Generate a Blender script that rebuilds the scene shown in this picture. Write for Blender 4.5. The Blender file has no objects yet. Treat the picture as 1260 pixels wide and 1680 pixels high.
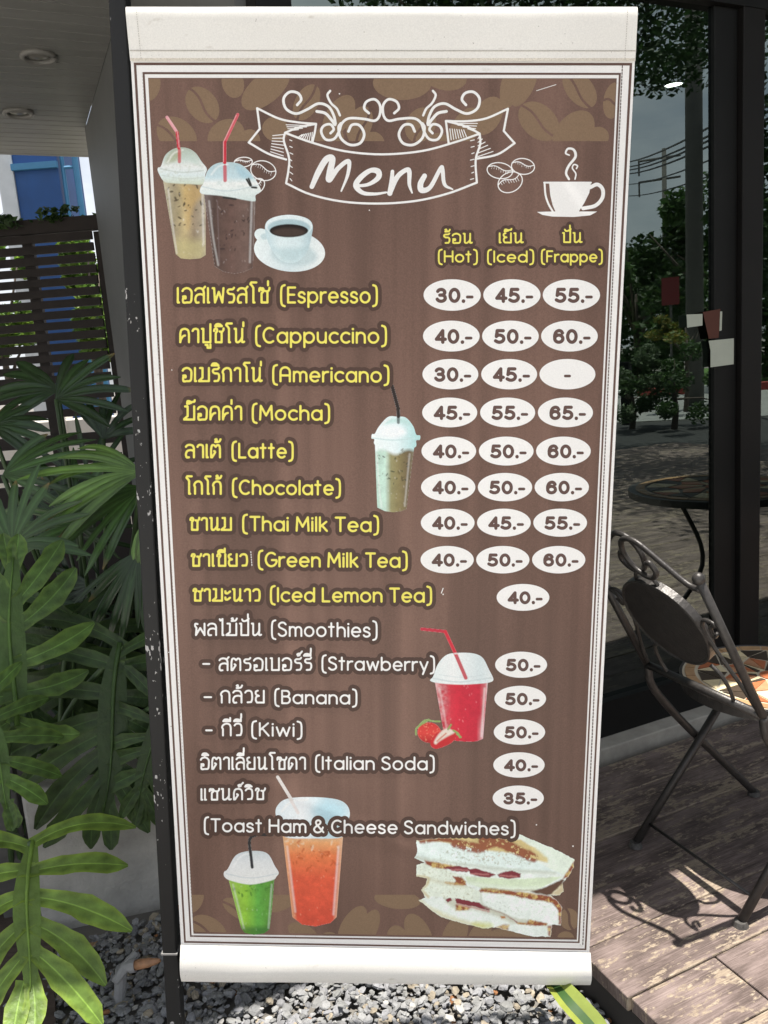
import bpy, bmesh, math, random
import numpy as np
from mathutils import Vector, Matrix

random.seed(7)
rng = np.random.default_rng(7)
SC = bpy.context.scene
COL = SC.collection
RAD = math.radians

# ------------------------------------------------------------------ camera
FPX = 1318.0                      # focal length in photo pixels (photo 1260 x 1680)
CAM_H = 1.27
upc = np.array([-540.0, 7110.0, -1318.0]); upc /= np.linalg.norm(upc)
fwc = np.array([0, 0, 1.0]) - upc * upc[2]; fwc /= np.linalg.norm(fwc)
rtc = np.cross(fwc, upc)
if rtc[0] < 0: rtc = -rtc
M = np.array([rtc, fwc, upc])     # world = M @ (right, up, forward)
CAMP = np.array([0.0, 0.0, CAM_H])
cam = bpy.data.cameras.new('camera')
cam.sensor_fit = 'HORIZONTAL'; cam.sensor_width = 36.0
cam.lens = 36.0 * FPX / 1260.0
cam.clip_start = 0.02; cam.clip_end = 2000
camo = bpy.data.objects.new('camera', cam); COL.objects.link(camo)
m4 = Matrix.Identity(4)
for i in range(3):
    m4[i][0] = M[i, 0]; m4[i][1] = M[i, 1]; m4[i][2] = -M[i, 2]; m4[i][3] = CAMP[i]
camo.matrix_world = m4
SC.camera = camo

# ------------------------------------------------------------------ light
SUN = np.array([0.05, -0.018, 1.0]); SUN /= np.linalg.norm(SUN)
sun = bpy.data.lights.new('sun', 'SUN'); sun.energy = 5.0; sun.angle = RAD(0.5); sun.color = (1.0, 0.95, 0.88)
suno = bpy.data.objects.new('sun', sun); COL.objects.link(suno)
suno.rotation_euler = Vector(SUN).to_track_quat('Z', 'Y').to_euler()
suno.location = (2, -2, 12)
W = bpy.data.worlds.new('World'); SC.world = W; W.use_nodes = True
nt = W.node_tree; nt.nodes.clear()
wo = nt.nodes.new('ShaderNodeOutputWorld'); bg = nt.nodes.new('ShaderNodeBackground')
sky = nt.nodes.new('ShaderNodeTexSky'); sky.sky_type = 'NISHITA'; sky.sun_disc = False
sky.sun_elevation = math.asin(SUN[2]); sky.sun_rotation = math.atan2(SUN[0], SUN[1])
sky.dust_density = 2.0; sky.ozone_density = 1.0
tc = nt.nodes.new('ShaderNodeTexCoord'); mp = nt.nodes.new('ShaderNodeMapping'); mp.inputs['Scale'].default_value = (1, 1, 2.6)
nz = nt.nodes.new('ShaderNodeTexNoise'); nz.inputs['Scale'].default_value = 2.3; nz.inputs['Detail'].default_value = 7; nz.inputs['Roughness'].default_value = 0.56
rp = nt.nodes.new('ShaderNodeValToRGB'); rp.color_ramp.elements[0].position = 0.40; rp.color_ramp.elements[1].position = 0.62; rp.color_ramp.elements[0].color = (0.28, 0.28, 0.28, 1)
mxs = nt.nodes.new('ShaderNodeMix'); mxs.data_type = 'RGBA'
mxs.inputs[7].default_value = (9.0, 9.3, 9.8, 1)
nt.links.new(tc.outputs['Generated'], mp.inputs['Vector']); nt.links.new(mp.outputs[0], nz.inputs['Vector'])
nt.links.new(nz.outputs['Fac'], rp.inputs['Fac']); nt.links.new(rp.outputs['Color'], mxs.inputs[0])
nt.links.new(sky.outputs[0], mxs.inputs[6]); nt.links.new(mxs.outputs[2], bg.inputs['Color'])
bg.inputs['Strength'].default_value = 0.064
nt.links.new(bg.outputs[0], wo.inputs[0])
SC.view_settings.view_transform = 'Standard'; SC.view_settings.look = 'None'
SC.view_settings.exposure = 0.95; SC.view_settings.gamma = 1.0
SC.cycles.max_bounces = 8; SC.cycles.transparent_max_bounces = 12

# ------------------------------------------------------------------ pixel rays (photo pixel -> a point on a real surface)
def ray(px, py): return M @ np.array([(px - 630) / FPX, -(py - 840) / FPX, 1.0])
def hz(px, py, z):
    d = ray(px, py); return d * ((z - CAM_H) / d[2]) + CAMP
def hd(px, py, y):
    d = ray(px, py); return d * (y / d[1]) + CAMP
def hp(px, py, p0, az):
    n = np.array([math.cos(az), -math.sin(az), 0.0]); d = ray(px, py)
    return CAMP + d * (n @ (np.array(p0) - CAMP) / (n @ d))

# ------------------------------------------------------------------ object helpers
def tag(o, label=None, cat=None, group=None, kind=None):
    if label: o['label'] = label
    if cat: o['category'] = cat
    if group: o['group'] = group
    if kind: o['kind'] = kind
    return o
def empty(name, loc=(0, 0, 0), rot=None, label=None, cat=None, group=None):
    o = bpy.data.objects.new(name, None); COL.objects.link(o)
    o.empty_display_size = 0.05
    o.location = loc
    if rot is not None: o.rotation_euler = rot
    return tag(o, label, cat, group)

class MB:
    """collects faces, builds one mesh object"""
    def __init__(s): s.v = []; s.f = []; s.mi = []; s.c = []; s.cur = 0; s.col = (1, 1, 1)
    def add(s, vs, fs, col=None):
        b = len(s.v); s.v += [tuple(map(float, p)) for p in vs]
        s.f += [[b + i for i in f] for f in fs]; s.mi += [s.cur] * len(fs)
        s.c += [col if col is not None else s.col] * len(vs)
        return s
    def box(s, x0, y0, z0, x1, y1, z1, col=None, fr=None):
        vs = [(x, y, z) for z in (z0, z1) for y in (y0, y1) for x in (x0, x1)]
        if fr is not None: vs = [fr(p) for p in vs]
        return s.add(vs, [(0, 2, 3, 1), (4, 5, 7, 6), (0, 1, 5, 4), (2, 6, 7, 3), (0, 4, 6, 2), (1, 3, 7, 5)], col)
    def tube(s, pts, r, n=8, cap=True, col=None):
        pts = [Vector(p) for p in pts]; k = len(pts)
        rs = r if hasattr(r, '__len__') else [r] * k
        rings = []; prev = None
        for i, p in enumerate(pts):
            t = (pts[min(i + 1, k - 1)] - pts[max(i - 1, 0)])
            if t.length < 1e-9: t = Vector((0, 0, 1))
            t.normalize()
            if prev is None:
                a = Vector((0, 0, 1)) if abs(t.z) < 0.9 else Vector((1, 0, 0))
                u = t.cross(a).normalized()
            else:
                u = (prev - t * prev.dot(t)).normalized()
            prev = u; w = t.cross(u)
            rings.append([p + (u * math.cos(2 * math.pi * j / n) + w * math.sin(2 * math.pi * j / n)) * rs[i] for j in range(n)])
        vs = [q for ring in rings for q in ring]; fs = []
        for i in range(k - 1):
            for j in range(n):
                a = i * n + j; b = i * n + (j + 1) % n
                fs.append((a, b, b + n, a + n))
        if cap: fs.append(tuple(range(n - 1, -1, -1))); fs.append(tuple((k - 1) * n + j for j in range(n)))
        return s.add(vs, fs, col)
    def ball(s, c, r, n=10, m=7, sc=(1, 1, 1), col=None):
        vs = [(c[0], c[1], c[2] - r * sc[2])]; fs = []
        for i in range(1, m):
            th = math.pi * i / m
            for j in range(n):
                a = 2 * math.pi * j / n
                vs.append((c[0] + r * sc[0] * math.sin(th) * math.cos(a), c[1] + r * sc[1] * math.sin(th) * math.sin(a), c[2] - r * sc[2] * math.cos(th)))
        vs.append((c[0], c[1], c[2] + r * sc[2]))
        for j in range(n): fs.append((0, 1 + (j + 1) % n, 1 + j))
        for i in range(m - 2):
            for j in range(n):
                a = 1 + i * n + j; b = 1 + i * n + (j + 1) % n
                fs.append((a, b, b + n, a + n))
        e = len(vs) - 1; b0 = 1 + (m - 2) * n
        for j in range(n): fs.append((b0 + j, b0 + (j + 1) % n, e))
        return s.add(vs, fs, col)
    def build(s, name, mats, parent=None, smooth=False, kind=None, bevel=0):
        me = bpy.data.meshes.new(name); me.from_pydata(s.v, [], s.f)
        mats = mats if isinstance(mats, (list, tuple)) else [mats]
        for mm in mats: me.materials.append(mm)
        if len(mats) > 1: me.polygons.foreach_set('material_index', s.mi)
        ca = me.color_attributes.new('Col', 'FLOAT_COLOR', 'POINT')
        arr = np.ones((len(s.v), 4), np.float32); arr[:, :3] = np.array(s.c, np.float32).reshape(-1, 3); ca.data.foreach_set('color', arr.ravel())
        if smooth: me.polygons.foreach_set('use_smooth', [True] * len(s.f))
        me.update()
        o = bpy.data.objects.new(name, me); COL.objects.link(o)
        if parent is not None: o.parent = parent
        if bevel:
            b = o.modifiers.new('bevel', 'BEVEL'); b.width = bevel; b.segments = 2; b.limit_method = 'ANGLE'
        if kind: o['kind'] = kind
        return o

# ------------------------------------------------------------------ materials
def mat(name, col, rough=0.6, metal=0.0, var=0.0, scale=8.0, bump=0.0, bscale=60.0, vc=False, spec=0.5, stretch=None, trans=0.0):
    m = bpy.data.materials.new(name); m.use_nodes = True
    t = m.node_tree; b = t.nodes['Principled BSDF']
    b.inputs['Roughness'].default_value = rough; b.inputs['Metallic'].default_value = metal
    b.inputs['Specular IOR Level'].default_value = spec
    L = t.links.new
    tcn = t.nodes.new('ShaderNodeTexCoord'); src = tcn.outputs['Object']
    if stretch:
        mpn = t.nodes.new('ShaderNodeMapping'); mpn.inputs['Scale'].default_value = stretch; L(src, mpn.inputs[0]); src = mpn.outputs[0]
    if vc:
        a = t.nodes.new('ShaderNodeVertexColor'); a.layer_name = 'Col'; base = a.outputs[0]
        if col != (1, 1, 1):
            q = t.nodes.new('ShaderNodeMix'); q.data_type = 'RGBA'; q.blend_type = 'MULTIPLY'; q.inputs[0].default_value = 1
            L(base, q.inputs[6]); q.inputs[7].default_value = (*col, 1); base = q.outputs[2]
    else:
        r = t.nodes.new('ShaderNodeRGB'); r.outputs[0].default_value = (*col, 1); base = r.outputs[0]
    if var > 0:
        n = t.nodes.new('ShaderNodeTexNoise'); n.inputs['Scale'].default_value = scale; n.inputs['Detail'].default_value = 6; n.inputs['Roughness'].default_value = 0.62
        L(src, n.inputs['Vector'])
        mr = t.nodes.new('ShaderNodeMapRange'); mr.inputs[1].default_value = 0.25; mr.inputs[2].default_value = 0.75
        mr.inputs[3].default_value = 1 - var; mr.inputs[4].default_value = 1 + var; L(n.outputs['Fac'], mr.inputs[0])
        h = t.nodes.new('ShaderNodeVectorMath'); h.operation = 'SCALE'; L(base, h.inputs[0]); L(mr.outputs[0], h.inputs['Scale'])
        base = h.outputs[0]
    L(base, b.inputs['Base Color'])
    if bump > 0:
        n2 = t.nodes.new('ShaderNodeTexNoise'); n2.inputs['Scale'].default_value = bscale; n2.inputs['Detail'].default_value = 5
        L(src, n2.inputs['Vector'])
        bp = t.nodes.new('ShaderNodeBump'); bp.inputs['Strength'].default_value = bump; bp.inputs['Distance'].default_value = 0.01
        L(n2.outputs['Fac'], bp.inputs['Height']); L(bp.outputs[0], b.inputs['Normal'])
    if trans > 0:
        tr = t.nodes.new('ShaderNodeBsdfTranslucent'); L(base, tr.inputs['Color'])
        ms = t.nodes.new('ShaderNodeMixShader'); ms.inputs[0].default_value = trans
        L(b.outputs[0], ms.inputs[1]); L(tr.outputs[0], ms.inputs[2]); L(ms.outputs[0], t.nodes['Material Output'].inputs[0])
    return m
def emit(name, col, st):
    m = bpy.data.materials.new(name); m.use_nodes = True; t = m.node_tree; b = t.nodes['Principled BSDF']
    b.inputs['Base Color'].default_value = (*col, 1); b.inputs['Emission Color'].default_value = (*col, 1); b.inputs['Emission Strength'].default_value = st
    return m
# ------------------------------------------------------------------ building frame: s along the glass front, t into the building
GAZ = RAD(66); G0 = np.array([0.545, 2.112, 0.0]); GS = np.array([math.sin(GAZ), math.cos(GAZ), 0]); GT = np.array([-GS[1], GS[0], 0])
GROT = (0, 0, RAD(24))
def gw(s, t, z): return G0 + GS * s + GT * t + np.array([0, 0, z])
def gloc(p): d = np.array(p) - G0; return np.array([d @ GS, d @ GT, p[2]])
def inb(o): o.location = G0; o.rotation_euler = GROT; return o
def mirror(p):
    a = gloc(p); return gw(a[0], 2 * 0.08 - a[1], a[2])
def refl(px, py, dist):
    """the real spot of something seen mirrored in the glass front, dist metres along the sight line"""
    r = ray(px, py); r = r / np.hypot(r[0], r[1]); return mirror(CAMP + r * dist)

# ---- ground
m_ground = mat('packed_earth', (0.16, 0.15, 0.135), 0.95, var=0.35, scale=3, bump=0.4, bscale=40)
MB().add([(-300, -300, -0.012), (300, -300, -0.012), (300, 300, -0.012), (-300, 300, -0.012)], [(0, 1, 2, 3)]).build('ground', m_ground, kind='structure')
m_bounce = mat('bounce_concrete', (0.60, 0.585, 0.55), 0.9, var=0.2, scale=2.5, bump=0.15, bscale=80)
b = MB(); b.add([(-6, -7, 0.0), (3.2, -7, 0.0), (3.2, 0.55, 0.0), (-6, 0.55, 0.0)], [(0, 1, 2, 3)]); b.build('bounce_pavement', m_bounce, kind='structure')  # pale slab out of view, added to bounce sunlight onto the banner

# gravel bed: real chips of stone
def stone(rr):
    n = 7; pts = []
    sx, sy, sz = rr * rng.uniform(0.75, 1.35), rr * rng.uniform(0.6, 1.0), rr * rng.uniform(0.35, 0.62)
    ph = rng.uniform(0, 6.28)
    for lev, k in ((-0.6, 0.75), (0.15, 1.0), (0.75, 0.6)):
        for j in range(n):
            a = 2 * math.pi * j / n + ph; q = k * rng.uniform(0.78, 1.15)
            pts.append([sx * q * math.cos(a), sy * q * math.sin(a), sz * (lev + rng.uniform(-0.16, 0.16))])
    pts = np.array(pts)
    e = rng.uniform(-0.55, 0.55, 2); a = rng.uniform(0, 6.28)
    Rz = np.array([[math.cos(a), -math.sin(a), 0], [math.sin(a), math.cos(a), 0], [0, 0, 1]])
    Rx = np.array([[1, 0, 0], [0, math.cos(e[0]), -math.sin(e[0])], [0, math.sin(e[0]), math.cos(e[0])]])
    Ry = np.array([[math.cos(e[1]), 0, math.sin(e[1])], [0, 1, 0], [-math.sin(e[1]), 0, math.cos(e[1])]])
    return pts @ (Rz @ Rx @ Ry).T
SF = [tuple(range(14, 21)), tuple(range(6, -1, -1))] + [(i * 7 + j, i * 7 + (j + 1) % 7, (i + 1) * 7 + (j + 1) % 7, (i + 1) * 7 + j) for i in range(2) for j in range(7)]
gb = MB(); cnt = 0
while cnt < 10500:
    x, y = rng.uniform(-1.05, 0.62), rng.uniform(1.02, 2.15)
    s_, t_, _ = gloc((x, y, 0))
    if s_ > -0.50 and t_ > -0.9 + 0 and s_ > -0.497: continue
    if t_ > 0.12: continue
    if y > 1.75 and x > -0.3: continue
    rr = rng.choice([0.005, 0.0068, 0.009, 0.0115, 0.0145], p=[.25, .3, .27, .13, .05])
    g = rng.uniform(0.17, 0.29)
    c = (g * 0.99, g * 1.0, g * rng.uniform(0.97, 1.06))
    u = rng.random()
    if u < 0.08: c = (g * 1.25, g * 1.08, g * 0.82)
    elif u < 0.09: c = (0.26, 0.12, 0.05)
    elif u < 0.13: c = (0.40, 0.39, 0.37)
    gb.add(stone(rr) + np.array([x, y, rr * 0.15 + rng.uniform(0, 0.016)]), SF, c); cnt += 1
m_stone = mat('stone_chip', (1, 1, 1), 0.85, var=0.25, scale=90, bump=0.3, bscale=300, vc=True)
gb.build('gravel', m_stone, kind='stuff')

# brown plank path at the lower left
m_path = mat('path_timber', (0.085, 0.062, 0.05), 0.8, var=0.4, scale=14, bump=0.3, bscale=50, stretch=(1, 6, 1))
pa = [hz(88, 1440, 0.02), hz(98, 1720, 0.02)]
b = MB(); e = (pa[1] - pa[0]); e = e / np.linalg.norm(e); nl = np.array([e[1], -e[0], 0]); nl = nl if nl[0] < 0 else -nl
for k in range(7):
    o0 = pa[0] + nl * (k * 0.142 + 0.006) - e * 0.2; o1 = o0 + e * 1.9
    q = [o0, o0 + nl * 0.13, o1 + nl * 0.13, o1]
    b.add([p + np.array([0, 0, dz]) for dz in (-0.03, 0.0) for p in q], [(4, 5, 6, 7), (0, 1, 5, 4), (1, 2, 6, 5), (2, 3, 7, 6), (3, 0, 4, 7)])
b.build('path', m_path, kind='structure')

# ---- deck of worn painted planks
m_deck = bpy.data.materials.new('worn_deck'); m_deck.use_nodes = True
t = m_deck.node_tree; L = t.links.new; B = t.nodes['Principled BSDF']; B.inputs['Roughness'].default_value = 0.72
tcn = t.nodes.new('ShaderNodeTexCoord'); vcn = t.nodes.new('ShaderNodeVertexColor'); vcn.layer_name = 'Col'
def nnoise(scale, stretch, detail=8, rough=0.65, dist=0.0):
    mpn = t.nodes.new('ShaderNodeMapping'); mpn.inputs['Scale'].default_value = stretch
    va = t.nodes.new('ShaderNodeVectorMath'); va.operation = 'ADD'
    L(tcn.outputs['Object'], va.inputs[0]); L(vcn.outputs[0], va.inputs[1]); L(va.outputs[0], mpn.inputs[0])
    n = t.nodes.new('ShaderNodeTexNoise'); n.inputs['Scale'].default_value = scale; n.inputs['Detail'].default_value = detail; n.inputs['Roughness'].default_value = rough
    n.inputs['Distortion'].default_value = dist
    L(mpn.outputs[0], n.inputs['Vector']); return n.outputs['Fac']
def ramp(src, stops):
    r = t.nodes.new('ShaderNodeValToRGB'); L(src, r.inputs[0]); els = r.color_ramp.elements
    while len(els) < len(stops): els.new(0.5)
    for q, (p, c) in zip(els, stops): q.position = p; q.color = (*c, 1)
    return r.outputs[0]
def mixc(f, a, b_):
    q = t.nodes.new('ShaderNodeMix'); q.data_type = 'RGBA'; L(f, q.inputs[0]); L(a, q.inputs[6]); L(b_, q.inputs[7]); return q.outputs[2]
def math2(op, a, b_):
    q = t.nodes.new('ShaderNodeMath'); q.operation = op
    for i, v in enumerate((a, b_)):
        if hasattr(v, 'is_linked'): L(v, q.inputs[i])
        else: q.inputs[i].default_value = v
    return q.outputs[0]
grain = nnoise(26, (0.45, 16, 1), 8, 0.7, 0.6)
paint = ramp(math2('ADD', math2('MULTIPLY', nnoise(7, (1, 3, 1), 7), 0.55), math2('MULTIPLY', grain, 0.45)), [(0.34, (0.036, 0.025, 0.021)), (0.47, (0.105, 0.076, 0.066)), (0.58, (0.205, 0.155, 0.140)), (0.70, (0.31, 0.245, 0.222))])
bare = ramp(nnoise(30, (1, 10, 1), 6), [(0.3, (0.17, 0.125, 0.095)), (0.55, (0.30, 0.24, 0.175)), (0.75, (0.46, 0.39, 0.30))])
patch = nnoise(26, (0.55, 1.6, 1), 9, 0.7, 0.4); big = nnoise(4.0, (0.7, 1.4, 1), 3); streak = nnoise(20, (0.35, 9, 1), 6, 0.6)
comb = math2('ADD', math2('ADD', math2('MULTIPLY', patch, 0.5), math2('MULTIPLY', big, 0.34)), math2('MULTIPLY', streak, 0.22))
sep = t.nodes.new('ShaderNodeSeparateXYZ'); L(tcn.outputs['Object'], sep.inputs[0])
fr_ = math2('FRACT', math2('DIVIDE', math2('ADD', sep.outputs[1], 13.53), 0.135), 0.0)
edge_ = math2('POWER', math2('MULTIPLY', math2('ABSOLUTE', math2('SUBTRACT', fr_, 0.5), 0.0), 2.0), 14.0)
fine = nnoise(75, (0.7, 1.2, 1), 6, 0.7)
comb = math2('ADD', math2('ADD', comb, math2('MULTIPLY', edge_, 0.10)), math2('MULTIPLY', math2('SUBTRACT', fine, 0.5), 0.42))
mask = ramp(comb, [(0.558, (0, 0, 0)), (0.602, (1, 1, 1))])
L(mixc(mask, paint, bare), B.inputs['Base Color'])
bp = t.nodes.new('ShaderNodeBump'); bp.inputs['Strength'].default_value = 0.5; bp.inputs['Distance'].default_value = 0.004
L(math2('SUBTRACT', math2('ADD', streak, grain), math2('MULTIPLY', mask, 0.25)), bp.inputs['Height']); L(bp.outputs[0], B.inputs['Normal'])
db = MB()
DZ = 0.11; tt = -0.030; k = 0
while tt > -5.2:
    t1, t0 = tt - 0.0012, tt - 0.135 + 0.0012
    s0 = -0.5 + rng.uniform(-0.004, 0.004); joints = [s0]
    if k == 5: joints.append(-0.29)
    x = joints[-1] + (rng.uniform(0.9, 2.4))
    while x < 5.5: joints.append(x); x += rng.uniform(1.6, 2.8)
    joints.append(5.6)
    for a, c in zip(joints[:-1], joints[1:]):
        rc = tuple(rng.uniform(0, 9, 3)); dz = rng.uniform(-0.0015, 0.0015)
        db.box(a + 0.0012, t0, DZ - 0.03, c - 0.0012, t1, DZ + dz, rc)
    tt -= 0.135; k += 1
inb(db.build('deck', m_deck, kind='structure', bevel=0.0025))
m_dk = mat('dark_joist', (0.022, 0.019, 0.017), 0.8, var=0.3, scale=12)
b = MB(); b.box(-0.492, -5.2, -0.01, 5.6, -0.04, DZ - 0.034)
inb(b.build('deck_base', m_dk, kind='structure'))

# ---- glass front of the cafe
m_alu = mat('dark_aluminium', (0.007, 0.007, 0.0065), 0.5, var=0.2, scale=5, spec=0.2)
m_alu2 = mat('brown_aluminium', (0.0095, 0.0085, 0.0078), 0.5, var=0.15, scale=5, spec=0.2)
m_wallg = mat('charcoal_cladding', (0.15, 0.153, 0.145), 0.62, var=0.10, scale=3, bump=0.05)
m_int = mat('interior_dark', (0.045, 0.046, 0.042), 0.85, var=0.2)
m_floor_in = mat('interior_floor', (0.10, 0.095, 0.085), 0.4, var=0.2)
def glass_mat(tint, k):
    m = bpy.data.materials.new('tinted_glass'); m.use_nodes = True; t = m.node_tree; t.nodes.clear()
    o = t.nodes.new('ShaderNodeOutputMaterial'); tr = t.nodes.new('ShaderNodeBsdfTransparent'); tr.inputs[0].default_value = (*tint, 1)
    gl = t.nodes.new('ShaderNodeBsdfGlossy'); gl.inputs['Roughness'].default_value = 0.0; gl.inputs['Color'].default_value = (0.84, 0.97, 0.91, 1)
    fr = t.nodes.new('ShaderNodeFresnel'); fr.inputs['IOR'].default_value = 1.5
    ma = t.nodes.new('ShaderNodeMath'); ma.operation = 'MULTIPLY_ADD'; ma.inputs[1].default_value = 1.3; ma.inputs[2].default_value = k; ma.use_clamp = True
    ms = t.nodes.new('ShaderNodeMixShader'); L = t.links.new
    L(fr.outputs[0], ma.inputs[0]); L(ma.outputs[0], ms.inputs[0]); L(tr.outputs[0], ms.inputs[1]); L(gl.outputs[0], ms.inputs[2]); L(ms.outputs[0], o.inputs[0])
    return m
m_glass = glass_mat((0.30, 0.36, 0.33), 0.15)
GLT = 0.08
wall = inb(empty('glass_shopfront', label='dark tinted glass front with black aluminium frames behind the menu banner', cat='shopfront'))
b = MB(); b.box(-0.78, 0.0, 0.0, 6.0, 0.13, 0.142); sill = b.build('sill', mat('sill_concrete', (0.36, 0.335, 0.29), 0.9, var=0.25, scale=14, bump=0.2), wall, bevel=0.004)
b = MB(); b.box(-0.78, 0.055, 0.142, 6.0, 0.105, 0.25); b.build('bottom_rail', m_alu, wall)
b = MB(); b.box(-0.78, 0.05, 2.16, 6.0, 0.11, 2.26); b.build('top_rail', m_alu, wall)
sx = lambda px, t_: gloc(hp(px, 600, gw(0, t_, 0), GAZ))[0]
for (s0, s1, t0, t1, mm) in ((-0.78, -0.70, 0.045, 0.115, m_alu), (sx(1172, 0.068), sx(1208, 0.068), 0.068, 0.10, m_alu), (sx(1217, 0.05), sx(1250, 0.05), 0.05, 0.11, m_alu2), (2.0, 2.08, 0.045, 0.115, m_alu), (3.6, 3.68, 0.045, 0.115, m_alu)):
    b = MB(); b.box(s0, t0, 0.25 if mm is m_alu else 0.142, s1, t1, 2.16); b.build('mullion', mm, wall, bevel=0.003)
for (s0, s1) in ((-0.70, sx(1190, 0.08)), (sx(1235, 0.08), 2.0), (2.08, 3.6), (3.68, 6.0)):
    b = MB(); b.add([(s0, GLT, 0.25), (s1, GLT, 0.25), (s1, GLT, 2.16), (s0, GLT, 2.16)], [(0, 1, 2, 3)]); b.build('glass_pane', m_glass, wall)
b = MB(); b.box(-0.78, 0.0, 2.26, 6.0, 0.12, 2.6); b.build('fascia', m_wallg, wall)

cafe = inb(empty('cafe_building', label='dark cafe interior and charcoal side wall beyond the glass and the post', cat='building'))
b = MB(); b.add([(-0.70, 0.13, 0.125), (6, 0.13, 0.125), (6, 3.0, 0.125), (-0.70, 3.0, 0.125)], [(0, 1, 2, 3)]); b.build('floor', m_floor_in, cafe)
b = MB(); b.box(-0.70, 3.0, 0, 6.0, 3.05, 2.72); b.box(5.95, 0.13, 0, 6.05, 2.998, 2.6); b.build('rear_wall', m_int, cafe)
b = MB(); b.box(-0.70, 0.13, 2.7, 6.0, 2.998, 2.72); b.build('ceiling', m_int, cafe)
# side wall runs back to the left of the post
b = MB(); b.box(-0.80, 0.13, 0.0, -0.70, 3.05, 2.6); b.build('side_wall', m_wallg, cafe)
dl = hz(1105, 137, 2.697); ll = gloc(dl)
lamp = inb(empty('interior_downlight', label='lit round downlight in the cafe ceiling seen through the glass', cat='ceiling light'))
b = MB(); n = 20
b.add([(ll[0] + 0.05 * math.cos(2 * math.pi * j / n), ll[1] + 0.05 * math.sin(2 * math.pi * j / n), 2.694) for j in range(n)], [tuple(range(n - 1, -1, -1))]); b.build('diffuser', emit('lamp_glow', (1, 0.97, 0.9), 14), lamp)
b = MB(); b.tube([(ll[0] + 0.056 * math.cos(2 * math.pi * j / 24), ll[1] + 0.056 * math.sin(2 * math.pi * j / 24), 2.692) for j in range(25)], 0.008, 6); b.build('rim', m_alu, lamp)

# notes taped on the inside of the glass
m_paper = mat('note_paper', (0.40, 0.43, 0.36), 0.8, var=0.06, scale=20)
m_redp = mat('red_notice', (0.075, 0.02, 0.010), 0.7, var=0.15, scale=20)
def note(pts, mm, name, label, cat, thick=0.0006):
    q = [gloc(hp(px, py, gw(0, 0.064, 0), GAZ)) for px, py in pts]; n = len(q)
    vs = [(p[0], 0.064, p[2]) for p in q] + [(p[0], 0.064 + thick, p[2]) for p in q]
    fs = [tuple(range(n)), tuple(range(2 * n - 1, n - 1, -1))] + [(i, (i + 1) % n, n + (i + 1) % n, n + i) for i in range(n)]
    o = inb(MB().add(vs, fs).build(name, mm)); return tag(o, label, cat)
note([(1163, 559), (1184, 557), (1204, 555), (1203.7, 597.5), (1166, 602.6), (1166, 575)], m_paper, 'paper_note', 'larger pale paper note with torn left edge stuck low on the glass by the frame', 'paper note', 0.0012)
note([(1126.5, 516), (1152.5, 515), (1152.5, 534), (1127.6, 537.5)], m_paper, 'paper_note', 'smaller pale paper note on the glass left of the red notice', 'paper note')
note([(1153.2, 512), (1182, 506.8), (1179, 554), (1163, 556)], m_redp, 'red_notice', 'dark red paper notice on the glass above the larger pale note', 'notice')
note([(1181.5, 511), (1185, 511), (1184, 542), (1180.5, 543)], m_paper, 'tape_strip', 'thin pale strip of tape beside the red notice on the frame', 'tape')

# interior table seen through the glass
it = gloc(CAMP + ray(985, 770) / np.hypot(*ray(985, 770)[:2]) * 3.3)
tb = inb(empty('cafe_table', label='dark round table inside the cafe behind the glass', cat='table'))
b = MB(); b.tube([(it[0], it[1], 0.80), (it[0], it[1], 0.83)], 0.36, 40); b.build('tabletop', mat('table_dark', (0.05, 0.052, 0.06), 0.35, var=0.2), tb, bevel=0.004)
b = MB(); b.tube([(it[0], it[1], 0.125), (it[0], it[1], 0.80)], 0.03, 12); b.build('pedestal', m_alu, tb)
b = MB(); b.tube([(it[0], it[1], 0.125), (it[0], it[1], 0.15)], [0.22, 0.18], 24); b.build('base', m_alu, tb)

# ---- roof slab with planked soffit
m_soff = mat('soffit_board', (0.29, 0.285, 0.265), 0.42, var=0.14, scale=2, stretch=(0.4, 8, 1))
roof = inb(empty('porch_roof', label='grey boarded porch ceiling at the upper left', cat='porch roof'))
b = MB()
tq = -0.36
while tq < 3.6:
    b.box(-7.0, tq + 0.005, 2.600, -0.802 if tq < 3.0 else -0.69, min(tq + 0.078, 3.6), 2.612); tq += 0.08
b.build('soffit', m_soff, roof)
b = MB(); b.box(-7.0, -0.37, 2.613, -0.801, 3.62, 2.80); b.add([(s_, t_, z_) for z_ in (2.725, 2.9) for s_, t_ in ((-0.80, -0.40), (-0.80, 3.06), (7, 3.06), (7, -0.80), (1.0, -0.69), (-0.30, -0.55))], [(5, 4, 3, 2, 1, 0), (6, 7, 8, 9, 10, 11)] + [(i, (i + 1) % 6, 6 + (i + 1) % 6, 6 + i) for i in range(6)]); b.build('roof_slab', m_wallg, roof)
for i, (px, py, lab) in enumerate(((63, 91, 'nearer round recessed downlight in the grey porch ceiling'), (30, 184, 'farther round recessed downlight in the grey porch ceiling'))):
    c = hz(px, py, 2.6); lo = empty('porch_downlight', c, label=lab, cat='ceiling light', group='porch ceiling downlights')
    b = MB(); b.tube([(0.062 * math.cos(2 * math.pi * j / 28), 0.062 * math.sin(2 * math.pi * j / 28), -0.006) for j in range(29)], 0.011, 8); b.build('rim', mat('lamp_rim', (0.26, 0.25, 0.23), 0.4), lo, smooth=True)
    b = MB(); b.ball((0, 0, 0.004), 0.05, 16, 8, (1, 1, 0.28)); b.build('lamp_glass', mat('lamp_glass', (0.26, 0.25, 0.22), 0.15), lo, smooth=True)

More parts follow.
